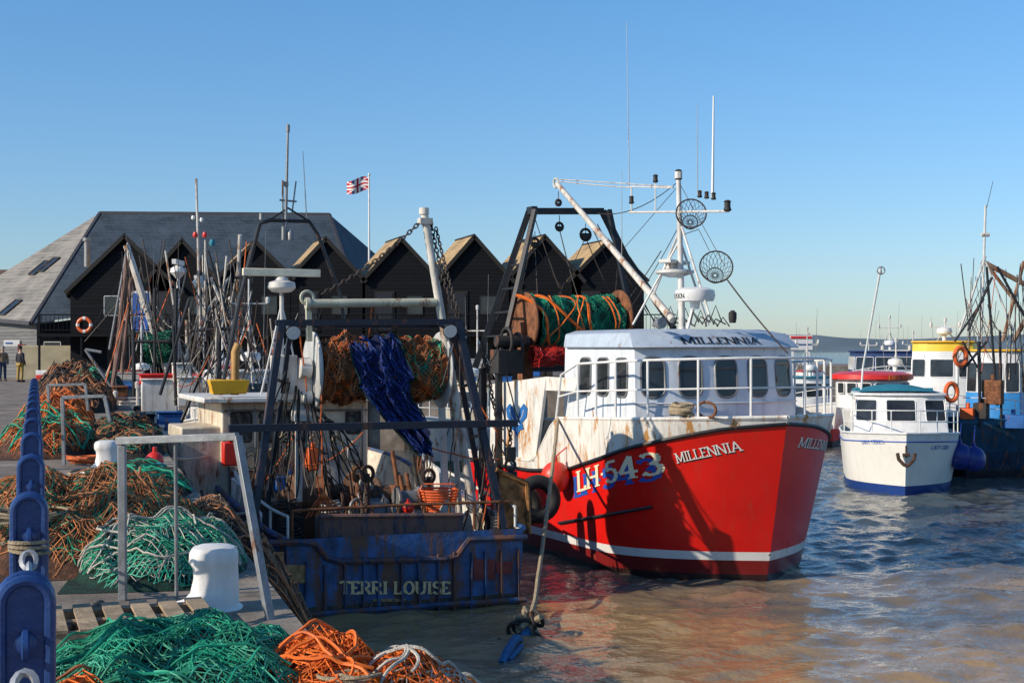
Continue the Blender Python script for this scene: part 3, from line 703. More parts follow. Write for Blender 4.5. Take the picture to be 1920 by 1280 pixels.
for (a,b,c,d) in ((1003,460,1120,640),(1098,445,1000,640),(1098,445,1150,560),(1049,430,1085,560),(1120,420,1240,620),(1000,440,955,640),(1160,480,1150,600),(1049,430,1110,640),(1150,600,1240,470),(1098,400,1175,560),(1000,400,1090,640),(1130,400,1230,610),(1100,560,1200,690),(985,420,930,600),(1140,430,1215,590),(1003,460,1010,600)):
    mb.tube(sag(xg(a,b),xg(c,d,-8.3),.15*random.random()),.013,4)
mb.obj('gallows_rigging',wire,MI.e)
xd=-8.0;ca,cb=MI.x(985,604,xd),MI.x(1160,598,xd)
mb=MB()
for c in (ca,cb): mb.cyl(c-V((0,.04,0)),c+V((0,.04,0)),.72,n=28);mb.torus(c,(0,1,0),.72,.045,28)
mb.cyl(ca,cb,.12);mb.beam(ca,V((ca.x,ca.y,1.3)),.3);mb.beam(cb,V((cb.x,cb.y,1.3)),.3)
mb.obj('net_drum',rusty,MI.e)
mb=MB();netroll(mb,ca.lerp(cb,.06),ca.lerp(cb,.95),lambda u:.62-.07*abs(sin(u*5)),1,2,56,amp=.12)
mb.mi=2
for k in range(9):
    y_=ca.y+(cb.y-ca.y)*(.1+.09*k);sd=k*3.1
    mb.tube([V((ca.x+.70*cos(a)+.03*noise.noise(V((a*2,sd,1))),y_+(cb.y-ca.y)*(.2*noise.noise(V((sd,a*.6,0)))+(.05*a if k%3 else -.12*a)),ca.z+.68*sin(a))) for a in np.linspace(-1.4,2.2,20)],.02+.02*(k%3==0),4)
mb.obj('wound_net',[netgdk,netg,neto],MI.e,label='green and orange trawl net wound on the drum')
mb=MB();c=MI.x(950,640,-7.6);mb.torus(c,(0,1,0),.33,.05,20);mb.torus(c+V((0,.3,-.1)),(0,1,0),.3,.05,20);mb.cyl(c-V((0,.3,0)),c+V((0,.6,0)),.15,n=12);mb.box(c-V((0,0,.5)),(.5,.7,.6));mb.obj('winch',blk,MI.e,bevel=.02)
mb=MB();mb.box(V((-6.6,-.2,2.2)),(1.3,3.2,1.8));mb.obj('aft_casing',cream,MI.e,bevel=.03)
mb=MB();c=MI.x(1030,668,-7.4);netroll(mb,c-V((0,.5,0)),c+V((0,.9,0)),lambda u:.2,1,8,14,16,amp=.2);mb.obj('red_net_bundle',[mat('red_net_mass',(.35,.02,.015),.9),redp],MI.e)
def local(o,fr): o.matrix_world=fr.M@Matrix.Translation(o.location)
mb=MB();c=hm.pt(1.1,zg(1.1),-1,-.25);pts=[]
for k in range(70):
    a=k*.42;pts.append(c+V((.24*cos(a)*(1+.2*sin(k*.7)),.20*sin(a)*(1+.2*cos(k*.5)),.07+.0035*k+.04*noise.noise(V((k*.3,0,0))))))
mb.tube(pts,.038,6)
local(mb.obj('rope_coil',ropet,None,'thick tan rope coiled on the white bulwark','rope'),MI)
mb=MB();c=hm.pt(.75,zg(.75),-1,-.2);mb.tube([c+V((.35*cos(a),-.05,.18+.16*sin(a))) for a in np.linspace(0,2*pi,16)],.03,6,True);mb.obj('fairlead',rusty,MI.e)
x,z=starb(1064,893);pp=MI.w((x,-hm.hb(x,z)-.30,z))
mb=MB();mb.ball(pp,(.33,.33,.36),18,12);mb.cyl(pp+V((0,0,.33)),pp+V((0,0,.46)),.05);mb.tube([pp+V((0,0,.46)),W(1090,815,pp.y+.2)],.015);mb.obj('buoy_fender',mat('orange_red_buoy',(.74,.04,.015),.4,var=.2),None,'round orange-red inflatable buoy fender on the red hull','buoy')
mb=MB();c=W(1009,935,30.6);mb.torus(c,(.35,-1,.1),.37,.15,28,10)
mb.obj('tyre_fender',rubber,None,'black rubber tyre fender hung between two boats','tyre')
mb=MB();c=W(978,948,31.0);mb.torus(c,(.35,-1,.1),.34,.14,28,10);mb.obj('tyre_fender',rubber,None,'worn tyre fender against the rusty hull','tyre')
# ------------------------------------------------------------------ TERRI LOUISE
TL=Frame('fishing_boat',-1.9,26.1,112,'dark blue rusty trawler stern with gantry and net drum','boat')
ht=Hull(10.6,10.6,2.5,2.32,2.6,.6,3.6,4.5,2.3,.06)
zt=lin((0,2.6),(4,1.95),(9.4,1.45),(10.6,1.42))
hullb=mat('terri_blue_hull',(.035,.13,.34),.55,var=.7,scale=2.6,bump=.7,bscale=8,rust=.80,rustcol=(.17,.085,.055),bands=[(.20,(.03,.035,.03))],dirt=.6)
mb=MB();ht.shell(mb,lambda d:-.6,zt,40,10);ht.transom(mb,-.6,1.42,12)
for s in (1,-1): mb.tube(ht.edge(zt,s,off=0),.06,6)
mb.obj('hull',hullb,TL.e)
mb=MB();ht.shell(mb,lambda d:.5,zt,40,3,off=-.08);mb.obj('inner_bulwark',cream,TL.e)
mb=MB();ht.deck(mb,lambda d:.75);mb.obj('deck',rustdark,TL.e)
mb=MB();tx=lambda px,py,x=-.03:TL.x(px,py,x)
lip=[tx(495,1018),tx(560,1016),tx(592,1020),tx(612,1046),tx(640,1052),tx(835,1048),tx(856,1042),tx(878,1012),tx(988,1006)]
mb.tube(wob(lip,.02),.06,7)
mb.obj('rolled_transom_rim',mat('rim_navy_rust',(.025,.05,.12),.6,var=.7,rust=1.0,rustcol=(.16,.07,.045)),TL.e)
random.seed(6);ribm=mat('rib_navy_rust',(.03,.10,.25),.7,var=.8,rust=1.0,rustcol=(.13,.065,.045))
for i in range(14):
    mb=MB();y=2.25-i*.345+random.uniform(-.07,.07);mb.beam((-.035,y,-.3),(-.035,y+random.uniform(-.03,.03),random.choice((1.02,1.05,.95))),.035,.06);mb.obj('transom_rib',ribm,TL.e)
mb=MB();mb.tube(wob([V((-.04,2.3-.46*k,.08)) for k in range(11)],.03),.06,6);mb.obj('waterline_beading',ribm,TL.e)
mb=MB();q=[tx(598,968,.12),tx(868,965,.12),tx(866,1046,.12),tx(605,1050,.12)];mb.prism(q,(.08,0,0));mb.tube([q[0],q[1]],.045,7)
mb.obj('stern_ramp_plate',mat('rusty_navy_plate',(.05,.06,.10),.8,var=.7,scale=7,bump=.5,rust=1.2,rustcol=(.19,.10,.075)),TL.e)
for (a,b,c,d,m) in ((536,1058,575,1092,mat('ochre_patch',(.48,.27,.11),.8,var=.6,scale=9)),(888,1048,928,1086,mat('maroon_patch',(.24,.05,.04),.8,var=.5)),(498,1034,532,1052,MC['ochre_patch']),(930,1052,960,1075,MC['maroon_patch']),(700,1122,760,1127,MC['ochre_patch'])):
    mb=MB();mb.prism([tx(a,b,-.02),tx(c,b,-.02),tx(c,d,-.02),tx(a,d,-.02)],(-.012,0,0));mb.obj('transom_patch',m,TL.e)
def tf(a,b,c,d,x=-.1):
    p,q,r=tx(a,b,x),tx(c,b,x),tx(a,d,x)
    return lambda u,v,k:p.lerp(q,u)+(r-p)*v+V((-k,0,0))
mb=MB();text(mb,'TERRI LOUISE',tf(638,1113,846,1089,-.06),.23);mb.obj('name_lettering',mat('ochre_lettering',(.85,.60,.30),.6,var=.45,scale=14,rust=.15,rustcol=(.1,.06,.04)),TL.e)
mb=MB();text(mb,'I. N. LE',tf(665,1138,770,1124,-.06),.13);mb.obj('port_lettering',mat('faded_lettering',(.11,.11,.115),.7,var=.8,scale=20),TL.e,label='faded remains of port lettering')
g=lambda px,py,x=.7:TL.x(px,py,x)
mb=MB()
A1,A2=g(478,960,.3),g(527,605,.9);B1,B2=g(945,990,.3),g(858,603,.9)
mb.beam(A1,A2,.12,.16);mb.beam(B1,B2,.13,.16)
A3,A4=g(500,960,1.8),g(545,610,1.3);B3,B4=g(915,985,1.8),g(845,610,1.3)
mb.beam(A3,A4,.08,.11);mb.beam(B3,B4,.08,.11)
mb.beam(A2+V((0,.1,0)),B2-V((0,.1,0)),.09,.11);mb.beam(A4,B4,.07,.09)
mb.beam(g(428,803,.5),g(968,793,.5),.18,.13)
mb.beam(g(515,640,.85),g(565,605,.85),.06);mb.beam(g(870,640,.85),g(820,605,.85),.06)
for k in (.2,.45,.7):
    mb.beam(A1.lerp(A2,k),A3.lerp(A4,k),.05);mb.beam(B1.lerp(B2,k),B3.lerp(B4,k),.05)
for P_ in (A1,B1,A3,B3): mb.beam(P_,V((P_.x,P_.y,.75)),.14)
mb.obj('gantry',navy,TL.e)
mb=MB();mb.cyl(g(889,960,1.2),g(795,398,1.2),.09,.075,n=14);mb.cyl(g(795,402,1.2),g(795,390,1.2),.10);mb.box(g(797,415,1.2),(.2,.25,.12));mb.cyl(g(840,640,2.0),g(862,960,2.0),.06)
mb.obj('derrick_pole',polew,TL.e)
mb=MB();mb.cyl(g(580,569,1.2),g(818,567,1.2),.085,n=14);mb.cyl(g(580,569,1.2),g(573,569,1.2),.12);mb.beam(g(578,569,1.3),g(580,640,1.3),.1)
mb.torus(g(576,558,1.2),(1,0,0),.12,.03,16,6);mb.obj('winch_pipe',creampole,TL.e)
def chain(mb,pts,R=.05,r=.013,m=10):
    L=[0]
    for a,b in zip(pts[:-1],pts[1:]): L.append(L[-1]+(V(b)-V(a)).length)
    s=0;i=0
    while s<L[-1]:
        k=max(j for j in range(len(L)) if L[j]<=s);k=min(k,len(pts)-2);a,b=V(pts[k]),V(pts[k+1]);c=a.lerp(b,(s-L[k])/max(1e-6,L[k+1]-L[k]));x,y,d=fr3(b-a)
        n_=x if i%2 else y;o=d.cross(n_)
        mb.tube([c+d*R*1.25*cos(t)+o*R*.7*sin(t) for t in np.linspace(0,2*pi,m,endpoint=False)],r,4,True)
        s+=R*1.8;i+=1
for pl,R in ((sag(g(786,418,1.2),g(600,552,1.2),.12,14),.05),(sag(g(808,418,1.2),g(862,600,1.0),.25,14),.05),(sag(g(818,430,1.2),g(880,640,.8),.15,14),.04),([g(958,795,.5),g(955,850,.5)],.05),([g(905,640,.9),g(930,780,.9)],.04)):
    mb=MB();chain(mb,pl,R);mb.obj('derrick_chain',wire,TL.e)
c=g(957,850,.5);mb=MB();mb.box(c,(.1,.2,.25));mb.torus(c-V((0,0,.22)),(1,0,0),.1,.03);mb.box(c-V((0,0,.4)),(.1,.25,.12));mb.obj('hanging_block',blk,TL.e,bevel=.01)
d1,d2=TL.x(586,695,1.6),TL.x(826,693,1.6)
mb=MB()
for c in (d1,d2): mb.cyl(c-V((0,.03,0)),c+V((0,.03,0)),.72,n=30);mb.torus(c,(0,1,0),.72,.03,30,5)
mb.cyl(d1,d2,.1);mb.obj('net_drum',mat('drum_grey_white',(.5,.5,.48),.5,var=.3,rust=.35),TL.e)
mb=MB();netroll(mb,d1.lerp(d2,.03),d1.lerp(d2,.40),lambda u:.57,[1,2,1,1],5,54,amp=.15);netroll(mb,d1.lerp(d2,.55),d1.lerp(d2,.97),lambda u:.56,[1,1,2,1,3],9,54,amp=.15)
mb.obj('wound_net',[netbrdk,netbr,neto,netg],TL.e,label='brown and orange trawl net wound on the drum')
mb=MB()
def blue(u,v):
    s=v
    yc=d1.lerp(d2,.42);half_=1.1*(1-.68*max(0,(s-.35)/.65))*.5
    off=-.62*max(0,(s-.25)/.75)-.42*max(0,(s-.55))
    y=yc.y+half_*(1-2*u)+off
    if s<.3: a=2.3-s/.3*2.4;x=yc.x+.60*cos(pi-a);z=yc.z+.62*sin(a)
    else: x=yc.x-.62-.05*(s-.3);z=yc.z-.02-(s-.3)/.7*1.5
    p=V((x,y,z));f=.22*noise.noise(V((u*4.5+s*1.5,s*2.6,1)))+.14*noise.noise(V((u*10,s*5,4)))+.06*noise.noise(V((u*24,s*16,2)))
    return p+V((-abs(f)*1.2-.04,f*.9,f*.8))
mb.sheet(blue,56,64);mb.mi=1
for k in range(60):
    for sl_ in (1,-1):
        u0=random.uniform(-.3,1.3);v0=random.uniform(-.1,1)
        pts=[]
        for j in range(26):
            uu=u0+sl_*j*.022+.04*noise.noise(V((k,j*.2,sl_)));vv=v0+j*.016
            if 0<=uu<=1 and 0<=vv<=1: pts.append(blue(uu,vv)+V((-.02-.02*random.random(),0,.012)))
        if len(pts)>3: mb.tube(pts,.009,3)
mb.mi=2
for k in range(50):
    p=blue(random.random(),1);mb.tube(wob([p,p+V((0,.02,-.1)),p+V((0,random.uniform(-.1,.1),-.2-.2*random.random()))],.05),.006,3)
mb.mi=3
for u in (0,1): mb.tube(wob([blue(u,j/30)+V((-.02,0,.02)) for j in range(31)],.03,5),.016,5)
local(mb.obj('draped_net',[netbluedk,netblue,netbr,netgdk],None,'deep blue fishing net draped over the drum, hanging down','fishing net'),TL)
mb=MB();mb.box(g(532,708,1.6),(.35,.45,.85));mb.box(g(566,735,1.6),(.3,.35,1.1));mb.box(g(549,735,1.6),(.25,.5,.3));mb.cyl(g(560,690,1.4),g(582,690,1.4),.2,n=14);mb.cyl(g(565,745,1.4),g(584,745,1.4),.13,n=14);mb.beam(g(560,770,1.6),g(560,940,1.8),.12)
mb.obj('drum_drive_housing',white,TL.e,bevel=.02)
mb=MB();mb.beam(g(826,700,1.6),g(835,940,1.8),.12);mb.obj('drum_stand',white,TL.e,bevel=.01)
mb=MB();random.seed(11)
for i in range(20):
    a=g(535+4*i,700+5*i,1.3);b=g(485+12*i,930,1.5);mb.tube(wob(sag(a,b,-.15-.35*random.random(),12),.12,1.5,i),random.choice((.012,.018)),5)
mb.obj('hydraulic_hoses',rubber,TL.e)
for (a,b) in ((549,622),(843,619)):
    mb=MB();c=g(a,b,.8);mb.lathe(c,[(.05,-.1),(.13,0),(.15,.05)],14,ax=(-1,0,-.4));mb.mi=1;mb.cyl(c+V((-.05,0,-.02)),c+V((-.056,0,-.022)),.13,n=14);mb.obj('floodlight',[blk,whiteclean],TL.e)
mb=MB();x0=5.6;yl,yr=TL.x(415,800,x0).y,TL.x(690,800,x0).y;zc=TL.x(600,752,x0).z
mb.box(((x0+8.6)/2,(yl+yr)/2,(.75+zc)/2),(3.,abs(yl-yr),zc-.75));mb.obj('wheelhouse',cream,TL.e,bevel=.04)
mb=MB();mb.box(((x0+8.4)/2-.1,(yl+yr)/2+.15,zc+.06),(3.4,abs(yl-yr)+.6,.12));mb.obj('roof',white,TL.e,bevel=.03)
for (u_,v_,w_,h_) in ((545,800,.6,.62),(452,800,.42,.62),(500,800,.3,.62),(662,790,.3,.5)):
    p=TL.x(u_,v_,x0);rwin(TL.e,V((x0-.005,p.y,p.z)),(0,-1,0),(0,0,1),w_,h_,.06,frame=blk)
mb=MB();c=TL.x(625,860,x0);mb.box(V((x0-.03,c.y,1.75)),(.06,.8,1.95));mb.mi=1;mb.torus(V((x0-.08,c.y-.25,1.8)),(1,0,0),.06,.015,12,5);mb.obj('door',[white,steel],TL.e,bevel=.015)
mb=MB();mb.box(V((6.6,TL.x(370,800,6.6).y,2.0)),(1.8,1.0,2.3));mb.obj('side_locker',cream,TL.e,bevel=.04)
mb=MB()
for (u_,v0,v1) in ((430,760,930),(478,765,930),(575,760,940),(680,760,935)): mb.tube(wob([TL.x(u_,v0+(v1-v0)*k/8,x0-.06) for k in range(9)],.02,2),.022,5)
mb.tube([TL.x(420,770,x0-.05),TL.x(690,768,x0-.05)],.025,5);mb.obj('pipework',steel,TL.e)
for (u_,v_,w_,h_,m) in ((430,850,.3,.5,redp),(505,870,.35,.4,blk),(585,860,.25,.5,orange),(660,850,.3,.35,steel),(455,900,.5,.4,rusty),(540,905,.6,.35,bluep)):
    mb=MB();p=TL.x(u_,v_,x0-.25);mb.box(p,(.3,w_,h_));mb.cyl(p+V((-.1,0,h_/2)),p+V((-.1,0,h_/2+.12)),.06);mb.obj('deck_locker',m,TL.e,bevel=.03)
mb=MB();random.seed(61)
for i in range(9):
    p=TL.x(random.uniform(430,680),random.uniform(790,860),x0-.35);mb.tube([p+V((.02*noise.noise(V((k,i,0))),.13*cos(k*.7),-.22+.22*sin(k*.7)-.01*k)) for k in range(22)],.018,4)
mb.obj('hanging_rope_hanks',ropet,TL.e)
mb=MB();mb.prism([TL.x(392,712,5.2),TL.x(470,712,5.2),TL.x(462,738,5.2),TL.x(400,740,5.2)],(.3,0,0));mb.obj('yellow_locker',yellow,TL.e,bevel=.02)
mb=MB();mb.tube([TL.x(440,740,5.3),TL.x(441,660,5.3),TL.x(447,645,5.3)],.09,10);mb.obj('exhaust_pipe',mat('ochre_exhaust',(.50,.26,.07),.6,rust=.6),TL.e)
r_=lambda px,py,x=7.0:TL.x(px,py,x)
mb=MB();c=r_(528,511);mb.box(c,(.14,1.78,.17));mb.mi=1;mb.lathe(c-V((0,0,.1)),[(.12,0),(.16,-.08),(.3,-.12),(.32,-.25),(.22,-.34),(.08,-.36)],18);mb.cyl(c-V((0,0,.4)),V((c.x,c.y,zc+.1)),.05);mb.beam(V((c.x,c.y-.5,zc)),c-V((0,0,.7)),.04);mb.beam(V((c.x,c.y+.5,zc)),c-V((0,0,.7)),.04)
mb.obj('radar_scanner',[mat('cream_scanner',(.76,.71,.54),.4),mastw],TL.e,bevel=.015)
mb=MB();mb.tube([r_(410,760),r_(450,560),r_(487,420),r_(505,413),r_(580,415),r_(596,440),r_(640,560),r_(660,740)],.045,8);mb.tube([r_(505,413),r_(540,390),r_(580,415)],.025,6);mb.obj('mast_portal',black,TL.e)
mb=MB();mb.cyl(r_(535,445),r_(540,235),.04,.026);mb.cyl(r_(540,248),r_(540,234),.045);mb.tube([r_(530,338),r_(530,440)],.022);mb.tube([r_(555,340),r_(545,420)],.018);mb.beam(r_(524,375),r_(556,378),.04);mb.beam(r_(530,345),r_(540,345),.10);mb.lathe(r_(545,442),[(.05,.15),(.09,.05),(.09,-.1)],10);mb.cyl(r_(532,425),r_(532,450),.06)
mb.obj('light_mast',steel,TL.e)
for (a,b,c,d) in ((575,412,568,283),(490,412,490,400)):
    mb=MB();mb.cyl(r_(a,b),r_(c,d),.014 if d<300 else .05,.006 if d<300 else .05,n=5);mb.obj('whip_aerial',steel,TL.e)
wb=mat('winch_brown',(.13,.07,.04),.7,var=.6,rust=.6)
mb=MB();random.seed(5)
for (dx,dy,R) in ((0,1.1,.5),(0,.5,.5),(0,-.1,.5),(.2,-.7,.36)): mb.torus(V((3.2+dx,.3+dy,1.75)),(0,1,0),R,.06,20,6);mb.cyl(V((3.2+dx,.27+dy,1.75)),V((3.2+dx,.33+dy,1.75)),R,n=18)
mb.cyl((3.2,-.6,1.75),(3.2,1.6,1.75),.26,n=16);mb.box((3.4,.4,1.15),(.9,2.4,.8))
for k in range(14): mb.tube([V((3.2+.3*cos(a),-.1+.05*k,1.75+.3*sin(a))) for a in np.linspace(0,6.28,14)],.03,5)
mb.obj('trawl_winch',wb,TL.e,bevel=.01)
for i in range(42):
    random.seed(40+i);mb=MB();x=random.uniform(.9,5.0);y=random.uniform(-2.0,2.1);hh=random.uniform(.7,1.7)
    kind=i%4
    if kind==0: mb.cyl((x,y,.75),(x,y,.75+hh),.055);mb.torus((x,y,.75+hh),(1,.3,0),.14,.04,14,6);mb.beam((x-.2,y,.85),(x+.2,y+.1,.85+hh*.8),.05)
    elif kind==1: zc_=.95+hh*.5;mb.cyl((x,y-.2,zc_),(x,y+.2,zc_),.22,n=14);mb.cyl((x,y-.26,zc_),(x,y-.2,zc_),.3,n=16);mb.cyl((x,y+.2,zc_),(x,y+.26,zc_),.3,n=16);mb.box((x,y,(zc_+.75)/2),(.3,.4,zc_-.75))
    elif kind==2:
        mb.box((x,y,.75+hh/3),(.35,.45,hh*.66),.3)
        mb.cyl((x,y,.75+hh*.6),(x+.15,y+.1,.75+hh*1.1),.05)
    else:
        pts=[V((x+.28*cos(k*.6)*(1-.01*k),y+.28*sin(k*.6)*(1-.01*k),.75+hh*.55+.006*k)) for k in range(50)];mb.tube(pts,.028,5);mb.box((x,y,.75+hh*.27),(.5,.5,hh*.52))
    mb.obj(('deck_pulley_post','cable_reel','hydraulic_pump','coiled_warp_box')[kind],random.choice((blk,rusty,rustdark,steel,wb,blk)),TL.e,bevel=.01)
mb=MB()
for i in range(9):
    a=V((.3+.2*noise.noise(V((i,0,0))),2.1-i*.5,1.4));mb.cyl(a,a+V((0,0,.5)),.03)
mb.tube([(.3,2.1,1.9),(.3,-.0,1.92),(.3,-2.1,1.9)],.03);mb.obj('stern_rail',rusty,TL.e)
for s in (1,-1):
    mb=MB();a=ht.edge(zt,s,6.2,10.4,12,off=-.1);mb.tube([p+V((0,0,.38)) for p in a],.03,6)
    for p in a[::2]: mb.cyl(p,p+V((0,0,.38)),.025)
    mb.obj('side_rail',white,TL.e)
mb=MB();mb.prism([V((2.2,-2.2,.8)),V((5.5,-2.2,.8)),V((5.5,-2.2,2.35)),V((4.6,-2.2,2.2)),V((3.6,-2.2,1.6)),V((2.2,-2.2,1.5))],(0,.07,0));mb.obj('bulwark_plate',white,TL.e)
mb=MB();mb.prism([V((2.2,2.2,.8)),V((5.5,2.2,.8)),V((5.5,2.2,2.3)),V((4.2,2.2,1.9)),V((2.2,2.2,1.5))],(0,-.07,0));mb.obj('bulwark_plate',white,TL.e)
bc=TL.w(TL.x(822,955,1.3));mb=MB()
for k in range(8): mb.torus(V((bc.x,bc.y,bc.z+.055*k)),(0,0,1),.30+.012*k,.022,22,5)
for k in range(16):
    a=2*pi*k/16;mb.tube([V((bc.x+.29*cos(a),bc.y+.29*sin(a),bc.z)),V((bc.x+.375*cos(a),bc.y+.375*sin(a),bc.z+.38))],.016,4)
mb.cyl(V((bc.x,bc.y,bc.z)),V((bc.x,bc.y,bc.z+.02)),.29,n=20);mb.tube([V((bc.x-.37,bc.y,bc.z+.36)),V((bc.x-.3,bc.y,bc.z+.5)),V((bc.x+.3,bc.y,bc.z+.5)),V((bc.x+.37,bc.y,bc.z+.36))],.015)
mb.obj('fish_basket',orange,None,'orange plastic fish basket on the rusty deck','basket')
mb=MB();p=TL.w(TL.x(765,952,1.2));mb.ball(p,.12);mb.cyl(p+V((0,0,.10)),p+V((0,0,.18)),.03);mb.obj('small_buoy',redp,None,'small red float lying on the deck','buoy')
mb=MB();p=TL.w(TL.x(838,958,.9));mb.ball(p,.15);mb.cyl(p+V((0,0,.13)),p+V((0,0,.21)),.04);mb.obj('small_buoy',mat('grey_float',(.45,.45,.4),.6),None,'weathered grey float beside the orange basket','buoy')
mb=MB();random.seed(21)
for (a,b,xx,c,d,xy,s) in ((600,700,1,605,930,1,.0),(640,640,1,470,940,3,.2),(935,800,.5,905,980,.6,.1),(520,860,3,680,810,3,.35),(845,640,1.2,955,840,.6,.2),(790,830,1,935,860,.8,.1),(700,560,1.2,690,640,1.4,.0),(560,605,1,600,930,2,.1)):
    mb.tube(wob(sag(g(a,b,xx),g(c,d,xy),s,16),.02,3),.014,5)
mb.obj('rigging_lines',ropeo,TL.e)
mb=MB()
for k in range(9):
    a=g(606,925,.5)+V((0,.1*noise.noise(V((k,0,0))),.0));mb.tube(wob([a,a+V((0,.05*(k-4),-.2)),a+V((0,.08*(k-4),-.42))],.05,4,k),.018,5)
mb.ball(g(606,930,.5),.07);mb.obj('rope_knot',ropeo,TL.e)
random.seed(77)
for (xa,xb,ya,yb,n_,da,db) in ((840,960,640,960,34,-.5,.5),(480,620,780,880,22,-.9,.3)):
    mb=MB()
    for i in range(n_):
        a=g(random.uniform(xa,xb),random.uniform(ya,yb),random.uniform(.4,2.5));b=a+V((random.uniform(-.4,.4),random.uniform(da,db),random.uniform(-1.3,-.35)));mb.tube(wob(sag(a,b,.1,8),.05,2,i),.014,4)
    mb.obj('trailing_wires',wire,TL.e)
mb=MB();mb.prism([g(935,880,.4),g(985,905,.4),g(990,1000,.4),g(940,1000,.4)],(.1,0,0));mb.tube([g(930,880,.38),g(988,905,.38),g(992,1000,.38)],.05,6);mb.obj('trawl_door',mat('ochre_rust',(.42,.19,.06),.85,var=.85,scale=5,bump=.6),TL.e)
# ------------------------------------------------------------------ generic boat
def boat(ox,oy,deg,label,hullm,L,B,Hh,cab=(.3,.62,.62,1.9),cabm=None,roofm=None,bul=None,mast=0,sheer=None,winm=None,rail=True,bluff=3.,radar=True,name='fishing_boat',wh=.36,rk=.25):
    f=Frame(name,ox,oy,deg,label,'boat')
    h=Hull(0,L,B,B*.9,Hh,.6,bluff,bluff*1.3,2.3,.12);zs=sheer or lin((0,Hh),(L*.4,Hh*.75),(L,Hh*.6))
    mb=MB();h.shell(mb,lambda d:-.5,lambda d:zs(d)-.22,32,8);h.transom(mb,-.5,zs(L));mb.obj('hull',hullm,f.e)
    mb=MB();h.shell(mb,lambda d:zs(d)-.22,zs,32,2);h.shell(mb,lambda d:zs(d)-.5,zs,32,2,off=-.06)
    for s in (1,-1): mb.tube(h.edge(zs,s),.04,6)
    mb.obj('gunwale',bul or whiteclean,f.e)
    mb=MB();h.deck(mb,lambda d:zs(d)-.3);mb.obj('deck',mat('boat_deck',(.2,.2,.19),.8),f.e)
    c0,c1,cw,chh=cab;xa,xb=-c0*L,-c1*L;z0=zs(c0*L)-.35;z1=z0+chh;hw=B*cw
    cabm=cabm or cabw
    lo=[V((xb,-hw,z0)),V((xa-.35,-hw,z0)),V((xa,-hw*.5,z0)),V((xa,hw*.5,z0)),V((xa-.35,hw,z0)),V((xb,hw,z0))]
    hi=[V((p.x-(rk if p.x>xb else 0),p.y*.93,z1)) for p in lo];n=6
    mb=MB();mb.add(lo+hi,[(i,(i+1)%n,n+(i+1)%n,n+i) for i in range(n)]+[tuple(range(n,2*n))]);mb.obj('wheelhouse',cabm,f.e,bevel=.03)
    mb=MB();mb.prism([V((p.x+(.10 if p.x>xb else -.1),p.y*1.05,z1)) for p in hi],(0,0,.09));mb.obj('roof',roofm or cabm,f.e,bevel=.03)
    for i in range(5):
        a,b,a2,b2=lo[i],lo[i+1],hi[i],hi[i+1];Ln=(b-a).length;k=max(1,int(Ln/.95))
        for j in range(k):
            cc=a.lerp(b,(j+.5)/k).lerp(a2.lerp(b2,(j+.5)/k),.68);rwin(f.e,cc,(b-a),(a2-a+b2-b),min(.95,Ln/k*.82),chh*wh,.06,frame=winm or whiteclean,fr=.02)
    if rail:
        st=[h.pt(d,zs(d),-1,-.05) for d in (L*.28,L*.18,L*.09,.3)]+[h.pt(d,zs(d),1,-.05) for d in (.3,L*.09,L*.18,L*.28)]
        railing(f.e,st,.75,[.5],.02,whiteclean,'bow_rail')
    if mast:
        x=(xa+xb)/2;mb=MB();mb.cyl((x,0,z1),(x,0,z1+mast),.05,.03);mb.tube([(x,-.6,z1+mast*.7),(x,.6,z1+mast*.7)],.025);mb.tube([(x,0,z1+mast*.6),(x-.9,-.5,z1)],.025);mb.tube([(x,0,z1+mast*.6),(x-.9,.5,z1)],.025)
        for s in (-.6,0,.6): mb.lathe((x,s,z1+mast*.7+(.1 if s else mast*.3)),[(.06,-.08),(.07,.08),(.03,.12)],8)
        mb.obj('mast',mastw,f.e)
        for s in (-.5,.45):
            mb=MB();mb.cyl((x,s,z1+.1),(x,s*1.2,z1+mast*(1.3+s*.3)),.014,.006,n=5);mb.obj('whip_aerial',steel,f.e)
        if radar: mb=MB();mb.lathe((x+.4,0,z1+.5),[(.08,-.4),(.1,-.15),(.3,-.1),(.34,0),(.3,.14),(.08,.2)],18);mb.obj('radome',whiteclean,f.e)
    return f,h,z1,zs
def poles(f,lst,m,name,D):
    mb=MB()
    for q in lst:
        a,b,c,d,r=q[:5];mb.cyl(f.at(a,b,D),f.at(c,d,D+(q[5] if len(q)>5 else 0)),r,n=8)
    mb.obj(name,m,f.e)
def clutter(f,x0,x1,y0_,y1_,D,n,seed,spread=70):
    random.seed(seed)
    for m in (wire,ropew,ropeo):
        mb=MB();nn={0:n,1:n//4,2:n//8}[(wire,ropew,ropeo).index(m)]
        for i in range(max(1,nn)):
            ax=random.uniform(x0,x1);a=f.at(ax,random.uniform(y0_,(y0_+y1_)/2),D+random.uniform(-1.5,1.5));b=f.at(ax+random.uniform(-spread,spread),random.uniform((y0_+y1_)/2,y1_),D+random.uniform(-1.5,1.5))
            mb.tube(sag(a,b,random.choice((0,0,.05,.3)),8),random.choice((.010,.014,.02)),4)
        mb.obj('rigging',m,f.e)
hw_=mat('white_hull_red_band',(.72,.70,.66),.4,var=.15,rust=.25,dirt=.35,bands=[(.9,(.45,.02,.02)),(.3,(.03,.03,.03))])
f,h,z1,zs=boat(-9.6,49,-74,'small white and red potting boat with cluttered deck',hw_,9,1.9,2.6,cab=(.35,.68,.66,2.1),cabm=white,roofm=redp,mast=3)
D=43
